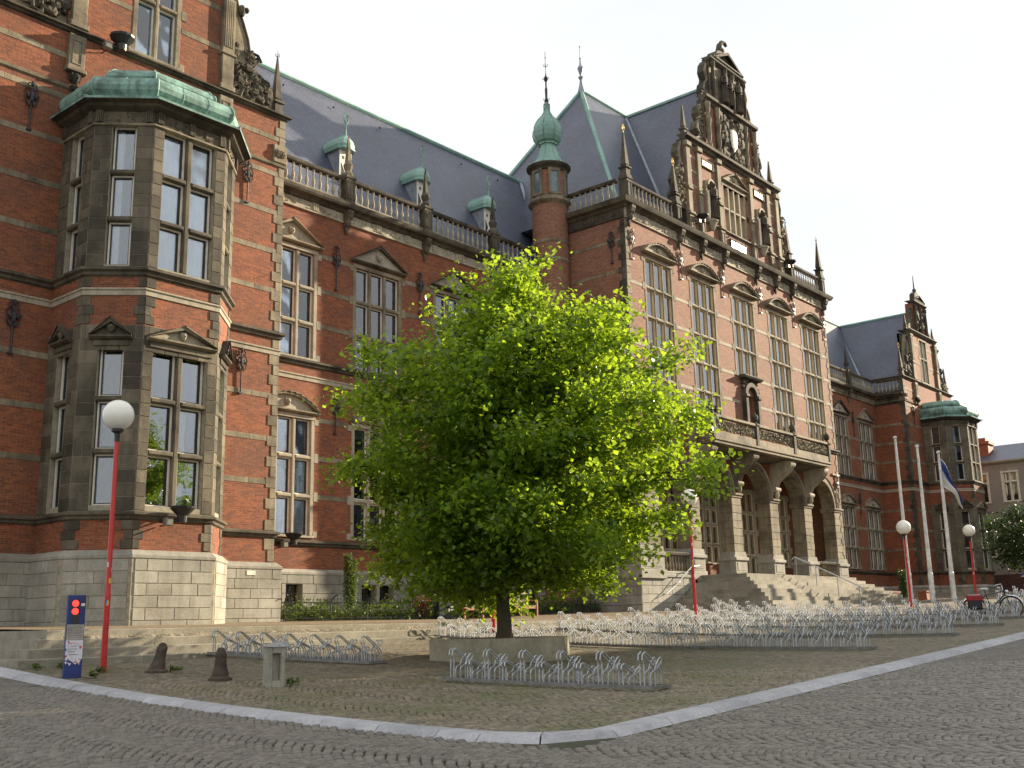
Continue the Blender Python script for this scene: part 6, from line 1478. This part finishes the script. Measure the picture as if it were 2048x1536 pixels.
# ================================================================== neighbouring buildings
NB = thing('grey_corner_building', (82, 22, 1.0), 'plain grey building with pale framed windows and chimney beyond the far bay', 'building')
NW = brickmat('grey_render', (0.32, 0.28, 0.235), (0.29, 0.255, 0.21), (0.31, 0.27, 0.225), dirtamt=0.15); NBASE = simple('brown_base', (0.10, 0.04, 0.03), 0.8, nscale=2)
nf_ = Fr(80, 30, 0, -1); N_ = 34
nops = []
for zc, h in ((8.6, 2.1), (5.1, 2.7)):
    for k in range(14): u = 5.45+k*2.0-0.0; nops.append((u, u+0.95, zc-h/2+0.1, zc+h/2))
wall(nf_, 0, N_, 2.6, 10.45, nops, NW, 'rendered_wall', parent=NB); mb = MB(nf_); mb.box(0, N_, -0.2, 0.04, -1, 2.6); mb.build('base_wall', NBASE, NB)
wall(Fr(80, 30, 1, 0), 0, 1, 0, 10, [], NW, 'rendered_wall', parent=NB); mb = MB(nf_); mb.box(0, N_, -14, -13.9, 0, 10.4); mb.build('rear_wall', NW, NB)
mb = MB(Fr(80, 30, 1, 0)); mb.box(0, 14, -0.1, 0, -1, 10.4); mb.build('side_wall', NW, NB); mb = MB(Fr(80, -4, 1, 0)); mb.box(0, 14, -0.1, 0, -1, 10.4); mb.build('side_wall', NW, NB)
mb = MB(nf_); mb.bar([(0, 10.3), (0.1, 10.33), (0.25, 10.45), (0.25, 10.55), (-0.3, 10.6), (-0.3, 10.3)], 0, N_); mb.build('eaves_cornice', STONEL, NB)
mb = MB(nf_); mb.box(0, N_, 0, 0.05, 6.95, 7.1); mb.build('string_course', NW, NB)
for (a, b, c, d) in nops: window(nf_, a, b, [c, c+(d-c)*0.68, d], 2, dep=0.15, stone=WHITE, sash=WHITE, mull=0.08, trans=0.08, look=lambda q, r: 'oak' if r else 'brown', seed=int(a), parent=NB, tooth=False, inner=CREAM); mb = MB(nf_); mb.box(a-0.15, b+0.15, 0, 0.04, d+0.15, d+0.3); mb.build('lintel', STONEL, NB)
RT = simple('red_tiles', (0.30, 0.085, 0.045), 0.7, nscale=4)
mb = MB(nf_); mb.bar([(-0.3, 10.55), (-4, 12.2), (-10, 12.2), (-13.9, 10.55)], 0, N_); mb.build('roof', SLATE, NB)
mb = MB(nf_); mb.box(5.0, 6.2, -3, -1.8, 10.5, 12.1); mb.box(4.9, 6.3, -3.1, -1.7, 12.1, 12.3); mb.box(5.2, 6.0, -2.8, -2.0, 12.3, 12.6); mb.build('chimney', RT, NB)
mb = MB(nf_); mb.bar([(-1.5, 10.5), (-3.0, 11.8), (-4.5, 10.5)], 2.8, 5.0); mb.build('dormer', RT, NB); mb = MB(nf_); mb.prism([(8.6, 10.5), (10.4, 10.5), (9.5, 11.4)], -3, -1.2); mb.build('dormer', RT, NB)
# ================================================================== plants
def leafmat(name, c, ct, k=0.5, gloss=0.4):
    m, n, l, p = newmat(name); o = n['Material Output']; at = node(n, 'ShaderNodeAttribute'); at.attribute_name = 'tone'
    cc = mixrgb(n, l, at.outputs['Fac'], tuple(x*0.65 for x in c), tuple(min(1, x*1.35) for x in c)); ctt = mixrgb(n, l, at.outputs['Fac'], tuple(x*0.7 for x in ct), tuple(min(1, x*1.25) for x in ct))
    l(cc, p.inputs['Base Color']); p.inputs['Roughness'].default_value = gloss; p.inputs['Specular IOR Level'].default_value = 0.5
    tr = node(n, 'ShaderNodeBsdfTranslucent'); l(ctt, tr.inputs['Color']); ms = node(n, 'ShaderNodeMixShader'); ms.inputs[0].default_value = k
    l(p.outputs[0], ms.inputs[1]); l(tr.outputs[0], ms.inputs[2]); l(ms.outputs[0], o.inputs['Surface']); return m
LEAF = leafmat('spring_leaf', (0.085, 0.155, 0.016), (0.40, 0.56, 0.03), 0.5, 0.3)
LEAFD = leafmat('dark_leaf', (0.035, 0.06, 0.015), (0.07, 0.12, 0.02), 0.3)
LEAFB = leafmat('bed_leaf', (0.07, 0.11, 0.025), (0.18, 0.25, 0.04), 0.35); LEAFR = leafmat('copper_leaf', (0.14, 0.04, 0.02), (0.3, 0.08, 0.03), 0.35)
BARK = simple('bark', (0.085, 0.065, 0.04), 0.85, nscale=6, ncol=(0.05, 0.05, 0.02), bump=0.9)
def leaves(P, size, seed, mat, name, parent=None, kind=None, flat=0.5, droop=0.3, world=None):
    """P: leaf centres; each leaf a folded diamond of four triangles"""
    r = np.random.default_rng(seed); n = len(P); s = size*r.uniform(.65, 1.25, n)
    az = r.uniform(0, 2*PI, n); ti = r.normal(droop, flat, n); ro = r.normal(0, 0.55, n)
    d = np.stack([np.cos(az)*np.cos(ti), np.sin(az)*np.cos(ti), -np.sin(ti)], -1); w = np.stack([-np.sin(az), np.cos(az), np.zeros(n)], -1); nn = np.cross(d, w)
    w2 = w*np.cos(ro)[:, None]+nn*np.sin(ro)[:, None]; n2 = np.cross(d, w2)
    sc = s[:, None]; fold = 0.16
    V = np.stack([P, P+d*sc*0.45+w2*sc*0.46-n2*sc*fold, P+d*sc*1.0-np.array([0, 0, 1])*sc*0.12, P+d*sc*0.45-w2*sc*0.46-n2*sc*fold], 1)
    F = np.array([[0, 1, 2], [0, 2, 3]]); FF = (F[None]+4*np.arange(n)[:, None, None]).reshape(-1, 3)
    base = world or (0, 0, 0)
    me = npmesh(name, (V-np.array(base)).reshape(-1, 3), FF, mat, np.repeat(r.random(n), 4)); return link(name, me, base, parent, kind)
TX, TY, TZ = 15.85, 13.75, -0.42
TREE = thing('leafy_tree', (TX, TY, TZ), 'bright green spreading young tree in full spring leaf growing from the planter', 'tree')
def mkbranch(mb, p, d, L0, r0, rd, depth, tips, up=0.15, mx=3):
    pts = [p]; q = Vector(p); dd = Vector(d).normalized(); n = 5
    for i in range(n):
        dd = (dd+Vector((rd.gauss(0, .1), rd.gauss(0, .1), rd.gauss(0, .06)+up*0.12))).normalized(); q = q+dd*(L0/n); pts.append(tuple(q))
    mb.tube(pts, r0, 6 if depth < 2 else 4, caps=False, r1=r0*0.35)
    if depth >= mx: tips.append((pts[-1], tuple(dd))); tips.append((pts[3], tuple(dd))); return
    for i in range(2 if depth else 4):
        f = (i+1.5)/(3.2 if depth else 5.2); k = min(n-1, int(f*n)); b = Vector(pts[k]); a = rd.uniform(-1.0, 1.0)
        side = dd.cross(Vector((0, 0, 1))).normalized()*(1 if i % 2 else -1)
        mkbranch(mb, tuple(b), dd*0.75+side*rd.uniform(.5, .9)+Vector((0, 0, rd.uniform(-.15, .3))), L0*rd.uniform(.4, .6), r0*0.5, rd, depth+1, tips, up, mx)
    tips.append((pts[-1], tuple(dd)))
rd = random.Random(11); mb = MB(); tr_pts = [(TX, TY, TZ-0.1), (TX, TY, TZ+0.4), (TX-0.03, TY+0.02, TZ+1.1), (TX+0.02, TY, TZ+2.2), (TX+0.08, TY-0.03, TZ+3.6), (TX+0.12, TY, TZ+5.0), (TX+0.6, TY-0.45, TZ+6.9)]
mb.tube(tr_pts, 0.165, 12, r1=0.03); mb.lathe(TX, TY, [(0.26, TZ-0.1), (0.2, TZ+0.06), (0.165, TZ+0.25)], 12)
tk = mb.build('trunk', BARK, TREE, smooth=True)
right = Vector(r_).normalized(); right.z = 0; right.normalize(); fwd = Vector((f_[0], f_[1], 0)).normalized()
# boughs: (height on the trunk, end offset to the viewer's right, end height, end offset in depth)
EN = []
prof = [(1.4, 1.8, 2.3), (2.1, 2.5, 3.0), (2.9, 2.75, 3.75), (3.7, 3.0, 3.6), (4.5, 3.1, 3.55), (5.2, 2.75, 2.9), (5.9, 1.6, 2.35), (6.45, 0.95, 1.9), (6.85, 0.3, 1.3)]
tips = []; mb = MB()
asym = lambda a: 1.0+0.10*math.cos(a)
for li, (h, rl, rr) in enumerate(prof):
    nb = [9, 11, 13, 12, 11, 10, 8, 6, 4][li]
    for k in range(nb):
        a = 2*PI*(k+0.5*(li % 2))/nb+rd.uniform(-.22, .22); c = math.cos(a); rad = (rr if c > 0 else rl)*(0.82+0.28*rd.random()) if abs(c) > 0.3 else (rl+rr)/2*(0.8+0.25*rd.random())
        end = Vector((TX, TY, 0))+right*(rad*c*0.93+0.1*max(0, h-2))+fwd*(rad*math.sin(a)*0.95); zs_ = TZ+max(1.15, h*0.72-0.1); ez = TZ+h+rd.uniform(-.5, .45)
        st = Vector((TX+0.03+0.05*max(0, h-3), TY-0.03*max(0, h-3), zs_)); en = Vector((end.x, end.y, ez)); L_ = (en-st).length
        pts = []; n = 7
        for i in range(n+1):
            t = i/n; p = st.lerp(en, t); p.z += 0.28*L_*0.3*math.sin(t*PI)*(1 if h > 2 else 0.6); p += Vector((rd.gauss(0, .03), rd.gauss(0, .03), 0))*i; pts.append(tuple(p))
        mb.tube(pts, 0.022+0.012*L_, 5, caps=False, r1=0.008)
        for i in range(2, n+1):
            b = Vector(pts[i]); d = (Vector(pts[i])-Vector(pts[i-1])).normalized(); s = d.cross(Vector((0, 0, 1))).normalized()
            for q in (-1, 1):
                m_ = rd.uniform(.25, .62)*(1.15-0.1*i/n); e = b+d*m_*0.5+s*q*m_+Vector((0, 0, rd.uniform(-.3, .34)))
                mb.tube([tuple(b), tuple(b.lerp(e, 0.55)+Vector((0, 0, 0.03))), tuple(e)], 0.009, 3, caps=False)
                tips.append((e, b, 1.0)); tips.append((b.lerp(e, 0.6), b, 0.8))
            tips.append((b, Vector(pts[i-1]), 0.9))
        tips.append((en+d*0.12, Vector(pts[-2]), 1.1))
mb.build('branches', BARK, tk, kind='stuff')
r = np.random.default_rng(5); PP = []
for e, b, w in tips:
    k = int(46*w*r.uniform(.5, 1.5)); e = np.array(e); b = np.array(b)
    q = e+r.normal(0, 1, (k, 3))*np.array([0.2, 0.2, 0.15]); q[:, 2] -= 0.05*np.hypot(q[:, 0]-e[0], q[:, 1]-e[1]); PP.append(q)
    t = r.random((5, 1)); PP.append(b+(e-b)*t+r.normal(0, 0.04, (5, 3)))
PP = np.concatenate(PP); print('leaves', len(PP))
leaves(PP, 0.105, 9, LEAF, 'crown', TREE, world=(TX, TY, TZ+3))
# far tree on the right, and the row of trees along the far side of the square (outside the frame, they shade the plaza)
def roundtree(x, y, h, rad, n, label, mat=LEAFD, ls=0.16, seed=1, squash=0.8, grp='trees around the square'):
    z = gz(x, y); o = thing('round_tree', (x, y, z), label, 'tree', grp); rd = random.Random(seed); mb = MB()
    mb.tube([(x, y, z-0.1), (x+0.05, y, z+h*0.4), (x, y+0.05, z+h*0.75)], 0.02*h+0.06, 8, r1=0.05)
    for k in range(9): a = k*0.7; mb.tube([(x, y, z+h*(0.3+0.04*k)), (x+rad*0.7*math.cos(a), y+rad*0.7*math.sin(a), z+h*(0.45+0.05*k))], 0.05, 5, r1=0.015)
    mb.build('trunk', BARK, o); r = np.random.default_rng(seed); cl = []; m = 70
    c = r.normal(0, 1, (m, 3)); c /= np.linalg.norm(c, axis=1)[:, None]; c *= (r.random((m, 1))**0.4)*rad; c[:, 2] *= squash; c += [x, y, z+h-rad*squash]
    for q in c: cl.append(q+r.normal(0, 1, (n//m, 3))*rad*np.array([0.16, 0.16, 0.09]))
    leaves(np.concatenate(cl), ls, seed, mat, 'crown', o, world=(x, y, z+h/2)); return o
roundtree(56.3, 15.0, 4.3, 2.0, 9000, 'dark green round-headed tree at the right edge in front of the grey building', ls=0.13, seed=3)
# columnar yews, bed
def yew(x, y, h, w, label, seed):
    z = gz(x, y); o = thing('columnar_yew', (x, y, z), label, 'shrub', 'columnar yews in the flower bed'); mb = MB(); mb.tube([(x, y, z), (x, y, z+h*0.9)], 0.04, 5, r1=0.01); mb.build('stem', BARK, o)
    r = np.random.default_rng(seed); P = []
    for cx_, hh in ((-0.32*w, 1.0), (0.3*w, 0.93), (0, 0.85)):
        t = r.random(1400); rr = w*0.5*(1-0.25*t)*np.sqrt(r.random(1400)); a = r.random(1400)*6.28; P.append(np.stack([x+cx_+rr*np.cos(a), y+rr*np.sin(a), z+t*h*hh*(1-0.05*r.random(1400))], -1))
    leaves(np.concatenate(P), 0.055, seed, LEAFD if seed > 4 else LEAFB, 'foliage', o, droop=-0.9, world=(x, y, z)); return o
yew(22.15, 25.4, 2.0, 0.34, 'narrow yellow-green columnar yew against the grey plinth', 4); yew(25.6, 25.2, 1.9, 0.38, 'dark columnar yew under the edge of the tree crown', 6)
yew(19.5, 26.0, 1.35, 0.12, 'slim grey conifer in front of the first basement window', 7); yew(53.4, 20.2, 1.5, 0.6, 'small dark conifer beside the right end of the steps', 8)
r = np.random.default_rng(21); P = []; P2 = []
for k in range(330):
    x = r.uniform(18.9, 34); y = r.uniform(24.45, 26.1); h = r.uniform(.25, .62)*(1.0 if y > 24.8 else 0.85); z = gz(x, y)
    m = 46; q = np.array([x, y, z+h*0.55])+r.normal(0, 1, (m, 3))*np.array([0.13, 0.13, h*0.26]); q[:, 2] = np.maximum(q[:, 2], z+0.02); P.append(q)
o = leaves(np.concatenate(P), 0.085, 5, LEAFB, 'flower_bed', kind='stuff', droop=-0.2); tag(o, 'dense low bed of mixed leafy shrubs behind the iron fence', 'shrubs')
P = [np.array([24.4, 24.6, gz(24.4, 24.6)+0.45])+r.normal(0, 1, (500, 3))*np.array([0.2, 0.12, 0.2])]
o = thing('copper_shrub', (24.4, 24.6, gz(24.4, 24.6)), 'small reddish-leaved shrub beside the dark board', 'shrub'); leaves(np.concatenate(P), 0.07, 6, LEAFR, 'foliage', o, world=(24.4, 24.6, 0.2)); mb = MB(); mb.tube([(24.4, 24.6, gz(24.4, 24.6)), (24.42, 24.6, gz(24.4, 24.6)+0.5)], 0.015, 4); mb.build('stem', BARK, o)
o = None
# small weeds and moss tufts at the foot of things
P = []
for (x, y) in ((9.15, 16.6), (8.75, 16.05), (10.1, 16.0), (10.25, 13.15), (8.6, 17.6), (9.0, 17.55)): P.append(np.array([x, y, gz(x, y)+0.02])+np.abs(r.normal(0, 1, (60, 3)))*np.array([0.07, 0.07, 0.03])*np.array([1, -1, 1]))
o = leaves(np.concatenate(P), 0.05, 7, LEAFB, 'weeds', kind='stuff', droop=-0.8); tag(o, 'small green weeds growing at the foot of posts and steps', 'weeds')
# ================================================================== surroundings outside the frame that shade the square
LB = thing('unseen_library', (90, -12, 1), 'unseen long modern building, placed and sized to shade the square', 'building')  # unseen building, placed and sized so its shadow covers the foreground

lf = Fr(128, -4, -1, 0); LH = 19.0
lops = [(3+k*6.0, 7.6+k*6.0, z, z+2.4) for k in range(11) for z in (0.5, 4.2, 7.9, 11.6, 15.3)]
LW = simple('library_wall', (0.26, 0.22, 0.18), 0.8, nscale=0.6); wall(lf, 0, 71, -3, LH, lops, LW, 'facade_wall', parent=LB)
mb = MB(lf); mb.box(0, 71, -16, -0.36, -3, LH-0.02); mb.build('core', simple('dark_glazing', (0.03, 0.035, 0.04), 0.15, nscale=1), LB)
mb = MB(lf); mb.box(-0.3, 71.3, -16.2, 0.4, LH, LH+0.4); mb.build('roof_slab', LW, LB)
for k, (x, y, h, rad, lb) in enumerate(((44, 2.0, 11.2, 2.7, 'tall tree by the library, outside the picture, nearest the camera'), (52, 0.0, 11.5, 2.8, 'tall tree by the library, outside the picture, second in its row'))):
    roundtree(x, y, h, rad, 3000, lb, ls=0.3, seed=30+k, squash=1.1, grp='tall trees across the square')
